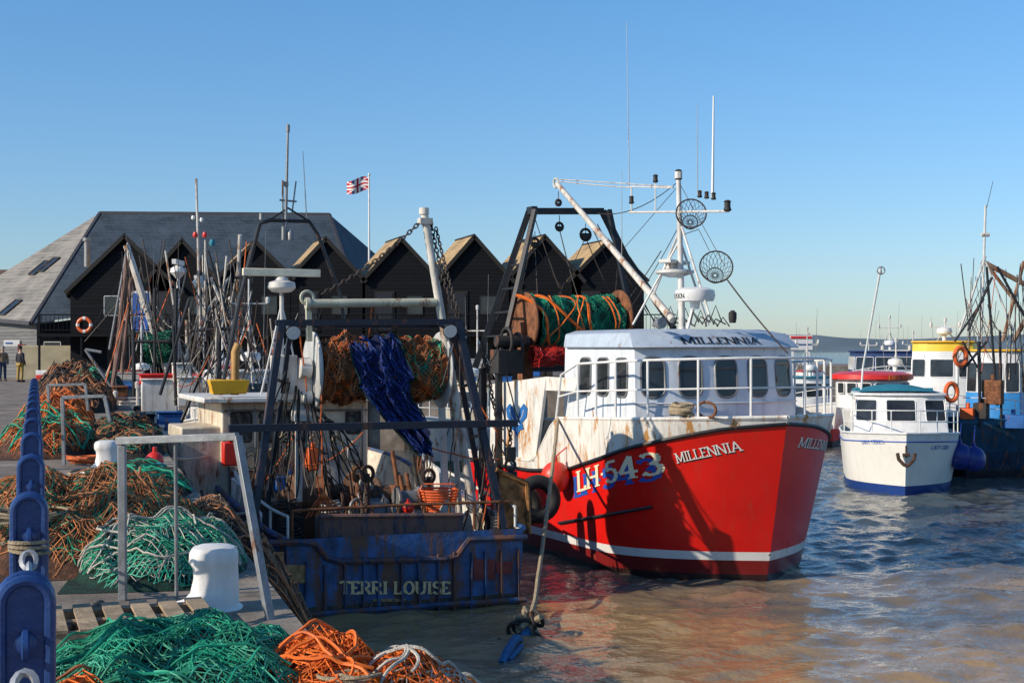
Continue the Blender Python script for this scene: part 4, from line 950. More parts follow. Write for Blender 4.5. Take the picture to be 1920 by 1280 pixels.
poles(f,[(237,460,320,720,.10),(450,440,440,700,.06,1),(368,335,376,640,.035),(395,520,470,700,.045),(350,600,352,760,.05),(405,560,410,720,.045),(385,450,384,640,.03),(262,560,300,650,.04),(310,470,345,700,.03),(425,480,400,760,.035),(290,600,420,760,.04)],polew,'derrick',D)
poles(f,[(215,700,240,470,.07),(228,700,246,520,.06),(205,760,232,600,.07)],mat('pinkish_timber_post',(.25,.15,.12),.8,var=.4),'timber_spar',D)
poles(f,[(345,650,430,520,.045,1),(300,780,420,670,.045),(160,655,215,735,.045),(160,655,190,660,.045),(205,655,240,455,.035)],galv,'boom',D)
poles(f,[(290,540,290,760,.05),(330,540,328,720,.07),(410,600,412,760,.07),(250,620,252,800,.06),(390,470,430,600,.04),(250,640,330,640,.05),(360,620,440,615,.05),(440,520,470,520,.05)],black,'dark_stanchion',D-1)
clutter(f,225,480,440,760,D,64,9)
mb=MB();c=f.at(334,492,D);mb.box(c,(.12,1.1,.14),radians(74));mb.lathe(c-V((0,0,.1)),[(.1,0),(.22,-.08),(.24,-.2),(.12,-.32),(.05,-.4)],16);mb.cyl(c-V((0,0,.4)),c-V((0,0,2.9)),.05);mb.obj('radar_scanner',whiteclean,f.e)
mb=MB();c=f.at(372,520,D+1);mb.box(c,(.12,.7,.1),radians(74));mb.lathe(c-V((0,0,.05)),[(.1,0),(.2,-.1),(.1,-.3)],12);mb.cyl(c-V((0,0,.2)),c-V((0,0,2.2)),.05);mb.obj('radar_scanner',whiteclean,f.e)
for (a,b,s,mi) in ((366,440,.08,redp),(384,440,.08,redp),(378,412,.06,whiteclean),(362,408,.06,whiteclean),(398,455,.10,tealc)):
    mb=MB();mb.lathe(f.at(a,b,D),[(s*.7,-s),(s,0),(s*.6,s)],10);mb.obj('mast_light',mi,f.e)
mb=MB();a,b=f.at(275,655,D),f.at(325,650,D);netroll(mb,a,b,lambda u:.42,1,4,22,16,amp=.1);mb.obj('wound_net',[netgdk,netg],f.e)
for (a,b,w__,h__,m) in ((298,742,1.0,.9,white),(292,712,.9,.25,redp),(340,700,.5,.5,white),(355,735,.7,.8,white),(262,800,.8,.6,blk),(318,790,.7,.5,bluep),(240,770,.5,.5,white),(225,740,.4,.4,rusty)):
    mb=MB();p=f.at(a,b,D-2);mb.box(p,(.8,w__,h__));mb.box(p+V((0,0,h__/2+.03)),(.9,w__+.08,.06));mb.obj('deck_housing',m,f.e,bevel=.03)
f2,h2,z12,_=boat(-7.2,42,-72,'white trawler with yellow lockers and a radar on a tall tripod',mat('white_blue_hull',(.66,.66,.64),.4,var=.2,rust=.3,dirt=.4,bands=[(.7,(.03,.06,.2))]),9.5,2.0,2.7,cab=(.3,.6,.7,2.2),cabm=white,mast=3.2)
poles(f2,[(355,560,300,740,.045),(325,610,330,760,.045),(480,650,620,790,.045),(400,640,340,790,.05),(470,470,430,640,.04)],black,'gallows',39)
clutter(f2,330,620,560,800,39,34,19)
mb=MB();p,q=f2.at(382,738,38),f2.at(470,712,38);mb.beam((p+q)/2-V((0,0,.2)),(p+q)/2+V((0,0,.2)),.9,.5);mb.obj('deck_locker',yellow,f2.e,bevel=.02)
f3,_,_,_=boat(-15.8,61,-74,'small white boat with dark wheelhouse windows beyond the trawlers',hw_,8,1.7,2.4,cabm=white,mast=4)
f3b,_,_,_=boat(-3.4,56,-120,'small grey-white fishing boat moored against the far wall',mat('grey_hull',(.4,.42,.42),.5,var=.2,rust=.3,bands=[(.4,(.05,.1,.08))]),8.5,1.8,2.2,cabm=mat('sand_cabin',(.5,.42,.3),.5,rust=.3),mast=3.2)
# motor cruiser
hl=mat('cruiser_white_hull',(.82,.79,.72),.3,var=.06,scale=1,bump=0,dirt=.12,bands=[(.28,(.015,.05,.22))])
c=W(1697,927,47.1)
LC,hL,zL,zsL=boat(c.x,47.1,-101,'white motor cruiser with teal canvas top and bow rail',hl,8.2,1.95,2.05,cab=(.14,.55,.82,1.55),cabm=whiteclean,roofm=whiteclean,mast=0,sheer=lin((0,2.05),(3,1.92),(8.2,1.85)),bluff=2.6,name='motor_cruiser',wh=.50,rk=.75)
mb=MB();mb.sheet(lambda u,v:V((-2.3-3.0*u,1.35*(2*v-1),zL+.12+.22*(1-(2*v-1)**2)*min(1,u*4+.2))),10,12);mb.obj('canvas_top',tealc,LC.e)
mb=MB();mb.prism([V((-5.2,-1.4,zL+.2)),V((-7.6,-1.4,zL+.1)),V((-7.6,-1.4,1.7)),V((-5.2,-1.4,1.7))],(0,2.8,0));mb.obj('canvas_cover',tealc,LC.e,bevel=.03)
def lcf(px0,px1,py,side,hgt):
    def solve(px):
        best=None
        for i in range(400):
            x=.5-i*.01;z=1.5
            for _ in range(3):
                wv=LC.w((x,side*hL.hb(x,z),z));z=H+(HZ-py)/F*wv.y
            e=abs(LC.proj((x,side*hL.hb(x,z),z))[0]-px)
            if best is None or e<best[0]: best=(e,x,z)
        return best[1],best[2]
    (xa,za),(xb,zb)=solve(px0),solve(px1)
    return lambda u,v,k:V((xa+(xb-xa)*u,side*(hL.hb(xa+(xb-xa)*u,za+(zb-za)*u+v*hgt)+.01+k),za+(zb-za)*u+v*hgt))
mb=MB();text(mb,'LADY CERES',lcf(1617,1660,832,-1,.13),.17);mb.obj('name_lettering',letb,LC.e)
mb=MB();text(mb,'LADY CERES',lcf(1744,1778,842,1,.13),.17);mb.obj('name_lettering',letb,LC.e)
mb=MB()
for s in (1,-1): mb.tube(hL.edge(lambda d:zsL(d)-.28,s,off=.01),.022,5)
mb.obj('blue_coachline',letb,LC.e)
mb=MB();c=hL.pt(0,1.25,1)+V((.1,0,0));mb.tube([c+V((0,0,.4)),c],.03);mb.tube([c+V((.05,-.28,.16)),c+V((.07,-.24,-.05)),c+V((.09,-.08,-.22)),c+V((.1,0,-.26)),c+V((.09,.08,-.22)),c+V((.07,.24,-.05)),c+V((.05,.28,.16))],.06,6);mb.tube([c+V((.06,-.12,.1)),c+V((.06,.12,.1))],.06,6);mb.obj('anchor',rustdark,LC.e)
poles(LC,[(1651,505,1618,690,.04,2),(1618,690,1615,730,.035)],whiteclean,'aerial_mast',50)
mb=MB();cc=LC.at(1652,507,50);mb.torus(cc,(0,1,0),.13,.02,14,4);mb.torus(cc,(1,0,0),.13,.02,14,4);mb.obj('radar_reflector',steel,LC.e)
for (a,b,r) in ((1800,855,.42),(1826,860,.4)):
    mb=MB();p=W(a,b,48.5);mb.ball(p,(r,r,r*1.1),18,12);mb.cyl(p+V((0,0,r)),p+V((0,0,r+.15)),.07);mb.tube([p+V((0,0,r+.1)),p+V((.2,.5,1.1))],.02);mb.obj('buoy_fender',mat('blue_buoy',(.01,.03,.22),.35),None,'large dark blue round buoy fender between two boats','buoy')
# blue trawler at the right edge
hb_=mat('blue_trawler_hull',(.010,.075,.14),.4,var=.5,rust=.5,dirt=.5,bands=[(1.0,(.012,.045,.10)),(.3,(.02,.02,.03))])
BT,hB,zB,_=boat(W(1812,905,53).x,53,-122,'blue-hulled trawler with white and blue wheelhouse and stern gallows',hb_,12,2.6,2.3,cab=(.30,.60,.42,3.2),cabm=mat('white_blue_cabin',(.74,.75,.76),.4,var=.15,rust=.2,dirt=.4,bands=[(3.1,(.03,.25,.60))]),roofm=yellow,mast=0,bul=mat('dark_teal_gunwale',(.02,.12,.22),.5,var=.3,rust=.4))
poles(BT,[(1848,385,1840,640,.045),(1848,480,1800,620,.045),(1848,490,1900,620,.04),(1840,440,1855,440,.08)],mastw,'mast',54)
poles(BT,[(1842,490,1990,570,.10),(1990,480,1900,640,.10),(1850,495,1990,680,.07),(1920,490,1880,640,.07),(1925,560,1980,800,.1)],mat('tan_rusty_steel',(.30,.19,.12),.7,var=.5,rust=.8),'gallows',56)
poles(BT,[(1815,620,1860,520,.05),(1870,500,1925,600,.05),(1850,500,1870,760,.05),(1790,640,1845,560,.04),(1800,700,1850,640,.05),(1835,640,1838,800,.06),(1875,620,1878,800,.05),(1805,640,1840,700,.04)],black,'dark_stanchion',52.5)
clutter(BT,1800,1950,480,740,54,34,31,45)
mb=MB();mb.tube([BT.at(1862,340,54),BT.at(1850,390,54)],.01,4);mb.obj('whip_aerial',wire,BT.e)
for (a,b,w_,h_,m) in ((1862,735,.7,.9,rusty),(1840,770,.5,.6,blk),(1900,790,.9,.5,bluep),(1815,775,.5,.4,orange)):
    mb=MB();p=BT.at(a,b,52.6);mb.box(p,(.5,w_,h_));mb.cyl(p+V((0,0,h_/2)),p+V((0,0,h_/2+.2)),.08);mb.obj('deck_gear',m,BT.e,bevel=.03)
YB,_,zY,_=boat(W(1735,830,62).x,60,-112,'white workboat with yellow wheelhouse roof and orange lifebuoys',mat('white_hull_plain',(.7,.7,.68),.4,var=.1,rust=.1,bands=[(.4,(.02,.06,.2))]),9,2.2,2.2,cab=(.12,.5,.62,3.4),cabm=mat('white_yellow_cabin',(.82,.55,.04),.4,var=.1,rust=.06,bands=[(4.72,(.74,.74,.72))]),roofm=yellow,mast=1.0,wh=.22)
for (a,b) in ((1801,668),(1784,735)):
    mb=MB();c=W(a,b,52.4);mb.torus(c,(.3,-1,0),.32,.09,20,8,sc=(.75,1));mb.obj('lifebuoy',orange,None,'orange lifebuoy ring on the white workboat','lifebuoy')
mb=MB();c=YB.at(1795,700,53);mb.cyl(c+V((0,0,-1.5)),c+V((0,0,1.)),.05);mb.obj('lifebuoy_post',whiteclean,YB.e)
RB,_,zR,_=boat(W(1625,800,66).x,62,-110,'white boat with red wheelhouse canopy behind the cruiser',mat('red_white_hull',(.72,.7,.66),.4,bands=[(1.0,(.5,.03,.03))]),8.5,2.4,2.6,cab=(.15,.6,.75,1.7),cabm=whiteclean,roofm=whiteclean,mast=1.5)
mb=MB();cR=RB.at(1634,706,58.5);mb.lathe(cR,[(1.55,-.14),(1.68,-.08),(1.66,.10),(1.3,.20),(.4,.24)],28);mb.obj('red_canopy',redp,RB.e)
mb=MB();mb.lathe(cR+V((0,0,-.75)),[(1.45,-.5),(1.45,.62)],14);mb.obj('canopy_cabin',whiteclean,RB.e)
for k in range(7):
    q=RB.I.to_3x3()@V((sin(-1.2+.4*k),-cos(-1.2+.4*k),0));ux=V((0,0,1)).cross(q);rwin(RB.e,cR+q*1.47+V((0,0,-.45)),ux,(0,0,1),.42,.42,.05,frame=whiteclean)
mb=MB()
def rcf(u,v,k):
    q=RB.I.to_3x3()@V((sin(.15+.65*u),-cos(.15+.65*u),0));return cR+q*(1.70+k)+V((0,0,-.09+.17*v))
text(mb,'DELTA',rcf,.2);mb.obj('name_lettering',mat('amber_lettering',(.7,.25,.05),.5),RB.e)
B4,_,_,_=boat(W(1680,700,78).x,78,-100,'boat with blue canvas covers moored further out',mat('navy_hull',(.02,.04,.1),.4),10,2.6,3.2,cab=(.1,.7,.85,2.0),cabm=mat('blue_canvas',(.02,.05,.16),.8),mast=2)
for i,(px,D,s) in enumerate(((1560,70,1.),(1730,84,.9),(1505,92,.8),(1600,98,.9),(1780,90,1.))):
    boat(W(px,700,D).x,D,-80-15*i,'small white boat moored in the outer harbour',hw_,7*s,1.7*s,2.2,cabm=whiteclean,roofm=(tealc,bluep,redp,bluep,whiteclean)[i],mast=2.5)
mb=MB();c=W(1502,642,88);mb.box(c,(1.4,.15,.9));mb.beam(V((c.x-.5,88,QZ-.2)),c+V((-.5,.1,0)),.12);mb.beam(V((c.x+.5,88,QZ-.2)),c+V((.5,.1,0)),.12);mb.mi=1;mb.box(c+V((0,-.1,.32)),(1.3,.04,.14));mb.mi=2;mb.box(c+V((.2,-.1,-.1)),(.8,.04,.08));mb.obj('sign_board',[whiteclean,redp,letb],None,'red and white sign board standing by the harbour','sign')
# ------------------------------------------------------------------ mooring ropes
a=MI.w(hm.pt(4.7,zg(4.7),-1,0));b=W(1003,1128,25.5)
mb=MB();mb.tube(wob(sag(a,b,.12,30),.012,3),.042,7);mb.obj('mooring_rope',ropet,None,'taut tan mooring rope running down from the red boat','rope')
mb=MB();random.seed(8);c=W(990,1170,24.)
pts=[c+V((.36*noise.noise(V((i*.14,0,1))),.25*noise.noise(V((i*.14,5,1))),.42*noise.noise(V((i*.14,9,1))))) for i in range(120)]
mb.tube([b]+pts,.05,7);mb.mi=1;mb.tube(wob([c+V((0,0,-.05)),c+V((-.12,-.3,-.22)),W(968,1205,22.8)+V((0,0,.08)),W(950,1228,22.3)+V((0,0,.06)),W(940,1245,22.0)],.02),.07,7);mb.tube(wob([c+V((.05,0,-.1)),c+V((-.05,-.3,-.3)),W(976,1212,22.7),W(958,1240,22.1)],.05,3),.045,7);mb.mi=2
for k in range(5): mb.torus(c+V((.09*k-.2,0,-.10+.05*k)),(random.random(),random.random(),.3),.14,.035,14,6)
mb.tube(wob(sag(c,W(1035,1195,23.6),.1,8),.03),.035,6);mb.tube(wob(sag(c,W(935,1200,23.4),.1,8),.05),.03,6)
mb.obj('tangled_rope_knot',[ropet,ropeb,blk],None,'tangled knot of brown and blue rope trailing into the water','rope')
mb=MB();mb.tube(sag(MI.w(hm.pt(0,.55,1)),MI.w(hm.pt(4.8,.35,-1))+V((0,-.3,-.15)),.25,16),.02,5);mb.tube(sag(MI.w(hm.pt(0,.55,1)),MI.w(hm.pt(3,.1,1,.1)),.1,10),.02,5);mb.obj('mooring_rope',wire,None,'thin dark mooring line looped from the stem','rope')
for i,(p,q,m,lab) in enumerate(((W(335,890,27),W(482,958,26),ropew,'pale mooring rope sagging to the blue trawler'),(W(255,870,22),W(430,1000,25),ropet,'tan mooring rope sagging to the blue trawler'),(W(215,800,24),W(400,850,31),ropew,'pale rope strung from the quay to the wheelhouse'))):
    mb=MB();mb.tube(wob(sag(p,q,.3,16),.03,2,i),.03,6);mb.obj('mooring_rope',m,None,lab,'rope')
# ------------------------------------------------------------------ quay furniture
qd=V((-.335,1,0)).normalized()
navyg=mat('navy_gloss_post',(.022,.060,.20),.28,var=.35,scale=6,rust=.15,bump=.2,bscale=40,dirt=.25)
def postmesh(mb):
    def st(w,z0,z1,y):
        return [V((-w,y,z0)),V((w,y,z0))]+[V((w*cos(a),y,z1-w+w*sin(a))) for a in np.linspace(0,pi,12)]
    mb.prism(st(.060,0,.983,-.038),(0,.076,0))
    for yy in (-.040,.040): mb.tube(st(.062,.03,.988,yy),.016,8,True)
    mb.box((0,0,.02),(.2,.16,.04))
    mb.torus((0,-.06,.82),(1,0,0),.034,.011,12,5);mb.lathe((0,-.036,.82),[(.03,0),(.03,.012),(.015,.02)],12,ax=(0,-1,0))
mb=MB();postmesh(mb)
ang=atan2(-qd.x,qd.y);first=None;chain0=None
cm=MB();chain(cm,sag((0,.07,.81),(0,2.08,.79),.42,24),.040,.0115,12)
for k in range(-1,13):
    y=3.8+2.15*k;x=-1.30-.335*(y-3.8)
    if k>=0:
        if first is None:
            first=mb.obj('chain_post',navyg,None,'navy blue round-topped cast post holding a chain','post',group='navy chain posts along the quay');o=first
        else:
            o=first.copy();scene.collection.objects.link(o)
        o.location=(x,y,QZ);o.rotation_euler=(0,0,ang)
    if k<12:
        if chain0 is None:
            c_=cm.obj('chain',chainm,None,'galvanised chain slung between navy posts','chain',group='chains between the posts');chain0=c_;off0=c_.location.copy()
        else: c_=chain0.copy();scene.collection.objects.link(c_)
        c_.location=V((x,y,QZ))+Matrix.Rotation(ang,3,'Z')@off0;c_.rotation_euler=(0,0,ang)
mb=MB();p=V((-2.02,5.95,QZ))
for k in range(3): mb.torus(p+V((0,0,.80-.02*k)),(.05*k,.02,1),.086,.009,20,5,sc=(1,.9))
mb.tube(wob(sag(p+V((-.09,-.02,.79)),p+V((-1.2,-.2,.75)),.05,10),.01),.009,5);mb.obj('rope_lashing',ropet,None,'thin tan rope lashed round a navy post','rope')
def hoop(lst,w_,label):
    mb=MB()
    for a,b in lst: mb.beam(a,b,w_,w_)
    return mb.obj('ladder_handrail',galv,None,label,'handrail',bevel=.004,group='galvanised ladder handrails')
G0=W(230,1125,9.08);T0=W(229,826,9.08);T1=W(445,818,8.75);G1=W(507,1166,8.36)
hoop([(G0,T0-V((0,0,.03))),(T0-V((.03,0,0)),T1),(T1,G1)],.048,'galvanised steel ladder handrail hoop at the quay edge')
mb=MB();mb.cyl(W(331,1120,9.15),W(329,826,8.93),.012);mb.obj('steel_rod',galv,None,'thin steel rod standing under the handrail','rod')
D2=19.4;hoop([(W(120,872,D2),W(117,745,D2)),(W(117,745,D2),W(196,742,D2)),(W(196,742,D2),W(206,790,D2))],.045,'galvanised steel handrail hoop further along the quay')
hoop([(W(93,800,26),W(90,722,26)),(W(90,722,26),W(160,720,26)),(W(160,720,26),W(165,770,26))],.045,'galvanised steel handrail hoop further along the quay')
def bollard(px,py,label,sc=1.,rz=0):
    D=1.6*F/(py-HZ);p=W(px,py,D)
    secs=[(0,-.06,.225,.17),(.018,-.06,.22,.165),(.032,-.05,.19,.15),(.055,-.01,.150,.138),(.10,.01,.130,.124),(.18,.018,.120,.117),(.235,.015,.120,.118),(.255,.008,.128,.124),(.27,.005,.132,.127),(.32,.005,.129,.124),(.345,.005,.114,.11),(.357,.005,.08,.08),(.36,.005,.0,.0)]
    mb=MB();n=32;vs=[]
    for z,cx,rx,ry in secs:
        for i in range(n):
            t=2*pi*i/n;ca,sa=cos(t),sin(t);sx=abs(ca)**.7*(1 if ca>0 else -1);sy=abs(sa)**.7*(1 if sa>0 else -1)
            vs.append(V((cx+rx*sx,ry*sy,z)))
    mb.add(vs,[(j*n+i,j*n+(i+1)%n,(j+1)*n+(i+1)%n,(j+1)*n+i) for j in range(len(secs)-1) for i in range(n)])
    o=mb.obj('mooring_bollard',mat('white_bollard_paint',(.80,.78,.74),.5,var=.10,scale=5,bump=.15,bscale=30,rust=.08,dirt=.25),None,label,'bollard',group='white mooring bollards on the quay')
    o.location=(p.x,p.y+.15,QZ);o.rotation_euler=(0,0,rz);o.scale=(sc,sc,sc);return o
bollard(368,1152,'white painted cast mooring bollard beside a net heap',1.12,.1);bollard(182,886,'white painted cast mooring bollard near the handrail',1.15,.1)
mb=MB();R=Matrix.Rotation(.35,3,'Z');c=V((-2.15,8.0,QZ))
for i in range(6):
    x=-.4+i*.16;mb.hexa([c+R@V(q) for q in ((x-.05,-.4,.10),(x+.05,-.4,.10),(x+.05,.4,.10),(x-.05,.4,.10),(x-.05,-.4,.12),(x+.05,-.4,.12),(x+.05,.4,.12),(x-.05,.4,.12))])
for y in (-.34,0,.34): mb.hexa([c+R@V(q) for q in ((-.46,y-.04,.0),(.46,y-.04,.0),(.46,y+.04,.0),(-.46,y+.04,.0),(-.46,y-.04,.098),(.46,y-.04,.098),(.46,y+.04,.098),(-.46,y+.04,.098))])
mb.obj('wooden_pallet',wood,None,'pale wooden pallet lying on the quay by the nets','pallet')
mb=MB();mb.cyl(W(112,1190,7.6),W(188,1128,8.9)+V((0,0,-.02)),.035,n=10)
mb.obj('rubber_hose',rubber,None,'short black rubber pipe leaning on the pallet','pipe')
random.seed(1)
palg=mat('pale_green_twine',(.10,.52,.34),.7,bump=0);dor=mat('deep_orange_twine',(.88,.22,.015),.7,bump=0);rtw=mat('rust_twine',(.58,.20,.06),.8,bump=0)
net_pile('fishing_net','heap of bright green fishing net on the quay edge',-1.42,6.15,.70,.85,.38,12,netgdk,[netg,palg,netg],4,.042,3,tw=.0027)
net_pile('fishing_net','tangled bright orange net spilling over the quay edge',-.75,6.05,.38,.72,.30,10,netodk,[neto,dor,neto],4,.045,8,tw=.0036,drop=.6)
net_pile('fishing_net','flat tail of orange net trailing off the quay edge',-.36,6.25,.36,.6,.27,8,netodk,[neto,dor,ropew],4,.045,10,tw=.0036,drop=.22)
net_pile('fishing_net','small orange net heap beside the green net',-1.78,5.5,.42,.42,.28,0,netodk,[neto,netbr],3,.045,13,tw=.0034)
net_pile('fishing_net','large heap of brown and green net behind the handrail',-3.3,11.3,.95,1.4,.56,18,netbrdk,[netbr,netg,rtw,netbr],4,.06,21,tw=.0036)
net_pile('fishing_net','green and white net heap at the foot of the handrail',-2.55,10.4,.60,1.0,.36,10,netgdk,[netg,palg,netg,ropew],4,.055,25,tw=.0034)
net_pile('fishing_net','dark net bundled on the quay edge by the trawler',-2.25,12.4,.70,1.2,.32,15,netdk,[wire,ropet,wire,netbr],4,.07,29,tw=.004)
net_pile('fishing_net','orange and green nets heaped near the far bollard',-7.3,22.5,.8,1.9,.62,18,netbrdk,[neto,netbr,netg],4,.10,33,tw=.006)
net_pile('fishing_net','dark nets lying along the quay edge',-4.3,16.3,.6,1.8,.22,17,netdk,[wire,netbr,netg],4,.09,37,tw=.005)
net_pile('fishing_net','low heap of brown and green net beside the posts',-4.75,14.1,.65,1.3,.28,17,netbrdk,[netbr,netg,rtw],4,.08,38,tw=.0045)
net_pile('fishing_net','distant heap of brown net on the quay',-9.6,30.,.8,2.0,.6,18,netbrdk,[netbr,neto],3,.12,39,tw=.010)
net_pile('fishing_net','mixed nets and ropes heaped on the quay edge',-6.2,22.8,.7,2.2,.45,17,netdk,[netbr,netg,wire],4,.10,43,tw=.007)
net_pile('fishing_net','dark tarred nets piled on the far quay',-11.6,38.,1.0,2.6,.8,18,netdk,[wire,netbr],2,.16,47,tw=.014)
net_pile('fishing_net','green nets piled beside moored boats',-13.2,45.,1.0,3.0,.9,18,netgdk,[netg,wire],2,.18,49,tw=.016)
net_pile('fishing_net','brown nets piled beside the road barrier',-16.0,52.,1.4,3.0,1.0,18,netbrdk,[netbr,wire],2,.2,51,tw=.018)
for i,(m,x,y,r,tn,rad,lab,hh) in enumerate(((ropew,-2.6,10.3,.34,9,.009,'white rope in loose coils on the nets',.34),(ropet,-3.6,10.3,.45,8,.010,'tan rope strewn over the brown nets',.45),(ropet,-.66,5.85,.14,5,.008,'thick tan rope coiled on the orange net',.26),(ropet,-5.0,18,.5,9,.018,'tan rope coil near the far bollard',.02),(ropeb,-4.4,16.9,.35,7,.016,'blue rope coil on the quay',.15),(ropew,-3.5,12.6,.4,9,.010,'white rope strewn over the brown nets',.3),(ropeo,-5.9,19.8,.4,8,.016,'orange twine heap on the quay',.02),(blk,-4.0,14.7,.4,9,.018,'dark tarred rope heap on the quay',.12))):
    loose_rope(lab,m,(x,y),r,tn,rad,50+i,z=QZ+hh*.75,hz=.10)
for i,y in enumerate((10.5,13.2,16,19,22.5)):
    mb=MB();mb.torus((edge(y)+.38,y,2.35),(1,.3,0),.30,.12,22,8);mb.tube([(edge(y)+.3,y,2.6),(edge(y)+.1,y,3.22)],.015,5);mb.obj('tyre_fender',rubber,None,'old tyre fender hung on the quay wall','tyre',group='tyre fenders on the quay wall')
for i,(px,py,D_,m,lab) in enumerate(((290,905,19,redp,'pink-red round float by the quay edge'),(222,842,22,orange,'orange float lying on the quay'),(268,852,22,bluep,'blue float lying by the quay edge'))):
    p=W(px,py,D_);p.z=max(p.z,QZ+.12) if p.x<edge(D_) else p.z
    mb=MB();mb.ball(p,.12);mb.cyl(p+V((0,0,.10)),p+V((0,0,.18)),.03);mb.obj('small_buoy',m,None,lab,'buoy')
# ------------------------------------------------------------------ crates
def crate_mesh():
    mb=MB();w_,d_,h_=.38,.28,.28
    mb.box((0,0,.015),(w_*2,d_*2,.03))
    for s in (-1,1):
        mb.hexa([V(q) for q in ((s*w_-.015,-d_,.03),(s*w_+.015,-d_,.03),(s*w_+.015,d_,.03),(s*w_-.015,d_,.03),(s*w_-.01,-d_,h_),(s*w_+.03,-d_,h_),(s*w_+.03,d_,h_),(s*w_-.01,d_,h_))])
        mb.box((0,s*d_,h_/2+.015),(w_*2,.03,h_-.03));mb.box((0,s*(d_+.02),h_-.02),(w_*2+.06,.04,.04))
    return mb
random.seed(17);protos={}
cols={'blue':bluep,'red':mat('faded_red_plastic',(.35,.05,.04),.6),'white':mat('grubby_white_plastic',(.5,.48,.44),.6,dirt=.5),'grey':mat('grey_plastic',(.16,.16,.17),.6)}
spots=[]
for (x,y) in ((-14.,52),(-12.6,47)):
    for k in range(random.randint(2,3)): spots.append((x,y,QZ+.29*k,random.uniform(-.2,.6)))
for i in range(8):
    x=-6+i*1.4
    for k in range(random.randint(1,4)): spots.append((x,69.8+random.random()*.2,QZ+.29*k,random.uniform(-.1,.1)))
for s in spots:
    c=random.choice(list(cols))
    if c not in protos: o=crate_mesh().obj('fish_crate',cols[c],None,c+' plastic fish crate stacked on the quay','crate',group='plastic fish crates stacked on the quay');protos[c]=o
    else: o=protos[c].copy();scene.collection.objects.link(o)
    o.location=s[:3];o.rotation_euler=(0,0,s[3])
mb=MB();c=W(95,703,68)
for k in range(2): mb.mi=k%2;mb.box((c.x,68,c.z-.1+.22*k),(1.4,.1,.22))
mb.mi=1
for sx in (-.6,.6): mb.box((c.x+sx,68,(QZ+c.z)/2),(.08,.08,c.z-QZ))
mb.obj('road_barrier',[redp,whiteclean],None,'red and white plastic barrier on the quay','barrier',bevel=.02)
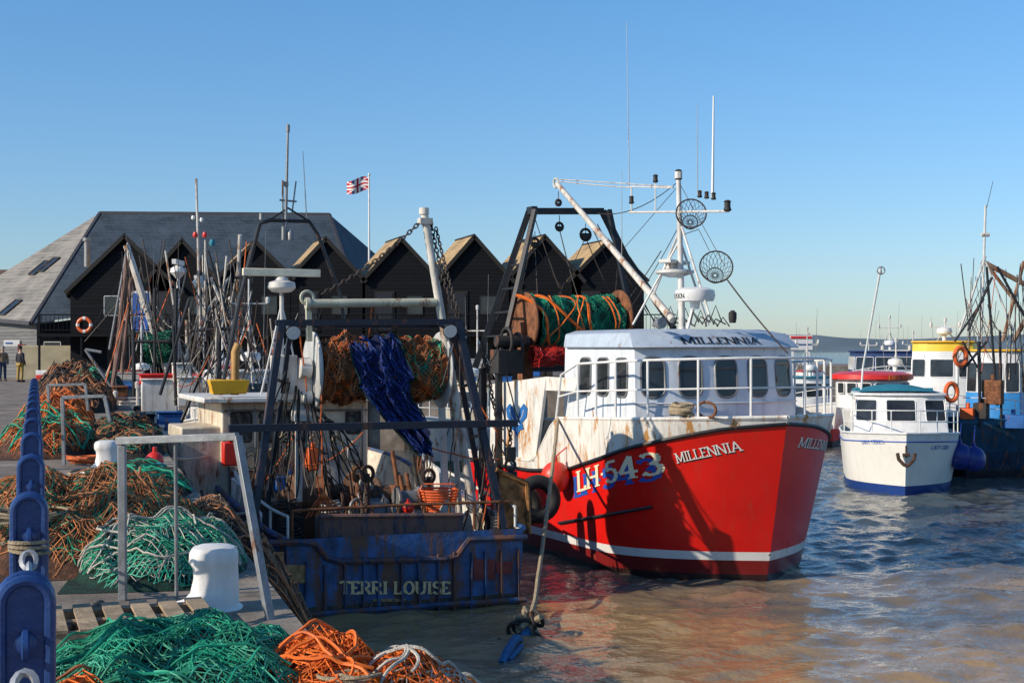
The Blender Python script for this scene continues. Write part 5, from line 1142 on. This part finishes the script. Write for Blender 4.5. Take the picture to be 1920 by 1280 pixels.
# ------------------------------------------------------------------ people
def person(x,y,z,rz,coat,trou,hair,label,arm=.1,sc=1.):
    e=bpy.data.objects.new('person',None);scene.collection.objects.link(e);e.location=(x,y,z);e.rotation_euler=(0,0,rz);e.scale=(sc,)*3;e['label']=label;e['category']='person'
    def mk(name,V_,E_,R_,m):
        me=bpy.data.meshes.new(name);me.from_pydata(V_,E_,[]);o=bpy.data.objects.new(name,me);scene.collection.objects.link(o);o.parent=e
        bpy.context.view_layer.objects.active=o
        o.modifiers.new('skin','SKIN')
        if not me.skin_vertices:
            with bpy.context.temp_override(object=o,active_object=o): bpy.ops.mesh.customdata_skin_add()
        for i,r in enumerate(R_): me.skin_vertices[0].data[i].radius=r
        me.skin_vertices[0].data[0].use_root=True
        ss=o.modifiers.new('smooth','SUBSURF');ss.levels=2;ss.render_levels=2;me.materials.append(m)
    a=arm
    B_=[(0,0,.93),(0,0,1.15),(0,0,1.38),(0,0,1.5),(0,-.02,1.62),(0,-.015,1.72),(-.1,0,.88),(-.11,-.02,.5),(-.12,.02,.09),(-.12,-.12,.04),(.1,0,.88),(.12,.03,.5),(.13,.05,.09),(.13,-.1,.04),(-.19,0,1.38),(-.24,.02,1.1),(-.23,-a,.88),(-.22,-a-.05,.78),(.19,0,1.38),(.24,.02,1.1),(.23,-a,.88),(.22,-a-.05,.78)]
    E_=[(0,1),(1,2),(2,3),(3,4),(4,5),(0,6),(6,7),(7,8),(8,9),(0,10),(10,11),(11,12),(12,13),(2,14),(14,15),(15,16),(16,17),(2,18),(18,19),(19,20),(20,21)]
    R_=[(.14,.1),(.13,.1),(.15,.1),(.055,.055),(.085,.1),(.07,.085),(.08,.08),(.055,.055),(.04,.04),(.035,.03),(.08,.08),(.055,.055),(.04,.04),(.035,.03),(.06,.06),(.045,.045),(.032,.032),(.035,.02)]+[(.06,.06),(.045,.045),(.032,.032),(.035,.02)]
    mk('body',B_,E_,R_,skin)
    mk('jacket',[B_[i] for i in (1,2,14,15,16,18,19,20)]+[(0,0,.86),(0,0,1.47)],[(0,1),(1,2),(2,3),(3,4),(1,5),(5,6),(6,7),(0,8),(1,9)],[(.18,.14),(.19,.14),(.08,.08),(.068,.068),(.055,.055),(.08,.08),(.068,.068),(.055,.055),(.19,.14),(.08,.08)],coat)
    mk('trousers',[B_[i] for i in (0,6,7,8,10,11,12)],[(0,1),(1,2),(2,3),(0,4),(4,5),(5,6)],[(.16,.12),(.1,.1),(.075,.075),(.065,.065),(.1,.1),(.075,.075),(.065,.065)],trou)
    mb=MB();mb.ball((0,.015,1.70),(.10,.115,.10));mb.obj('hair',hair,e)
    for s in (-.12,.13): mb=MB();mb.ball((s,-.05,.05),(.06,.15,.06));mb.obj('boot',rubber,e)
dkc=mat('dark_coat',(.02,.022,.03),.85,var=.2);greyc=mat('grey_coat',(.09,.09,.10),.85,var=.2);tanc=mat('tan_coat',(.25,.16,.09),.85,var=.2);jean=mat('denim',(.03,.05,.1),.85);hair=mat('dark_hair',(.03,.02,.015),.8);grh=mat('grey_hair',(.3,.28,.26),.8);oil=mat('yellow_oilskin',(.40,.24,.04),.5)
person(W(38,740,70).x,70,QZ,2.6,dkc,oil,hair,'person in a dark coat standing on the quay',sc=1.0)
person(W(5,740,72).x,72,QZ,.6,tanc,jean,grh,'person in a tan jacket walking on the quay')
SB,_,_,_=boat(-9.2,36,-72,'small dark workboat tucked between trawler and quay',mat('dark_green_hull',(.03,.05,.04),.6,rust=.6),7,1.25,2.0,cab=(.55,.85,.6,1.5),cabm=white,mast=1.2,bluff=2.,radar=False,rail=False)
person(W(257,760,38.2).x,38.2,1.5,.5,greyc,jean,hair,'person in dark grey jacket standing on a moored boat',arm=.25)
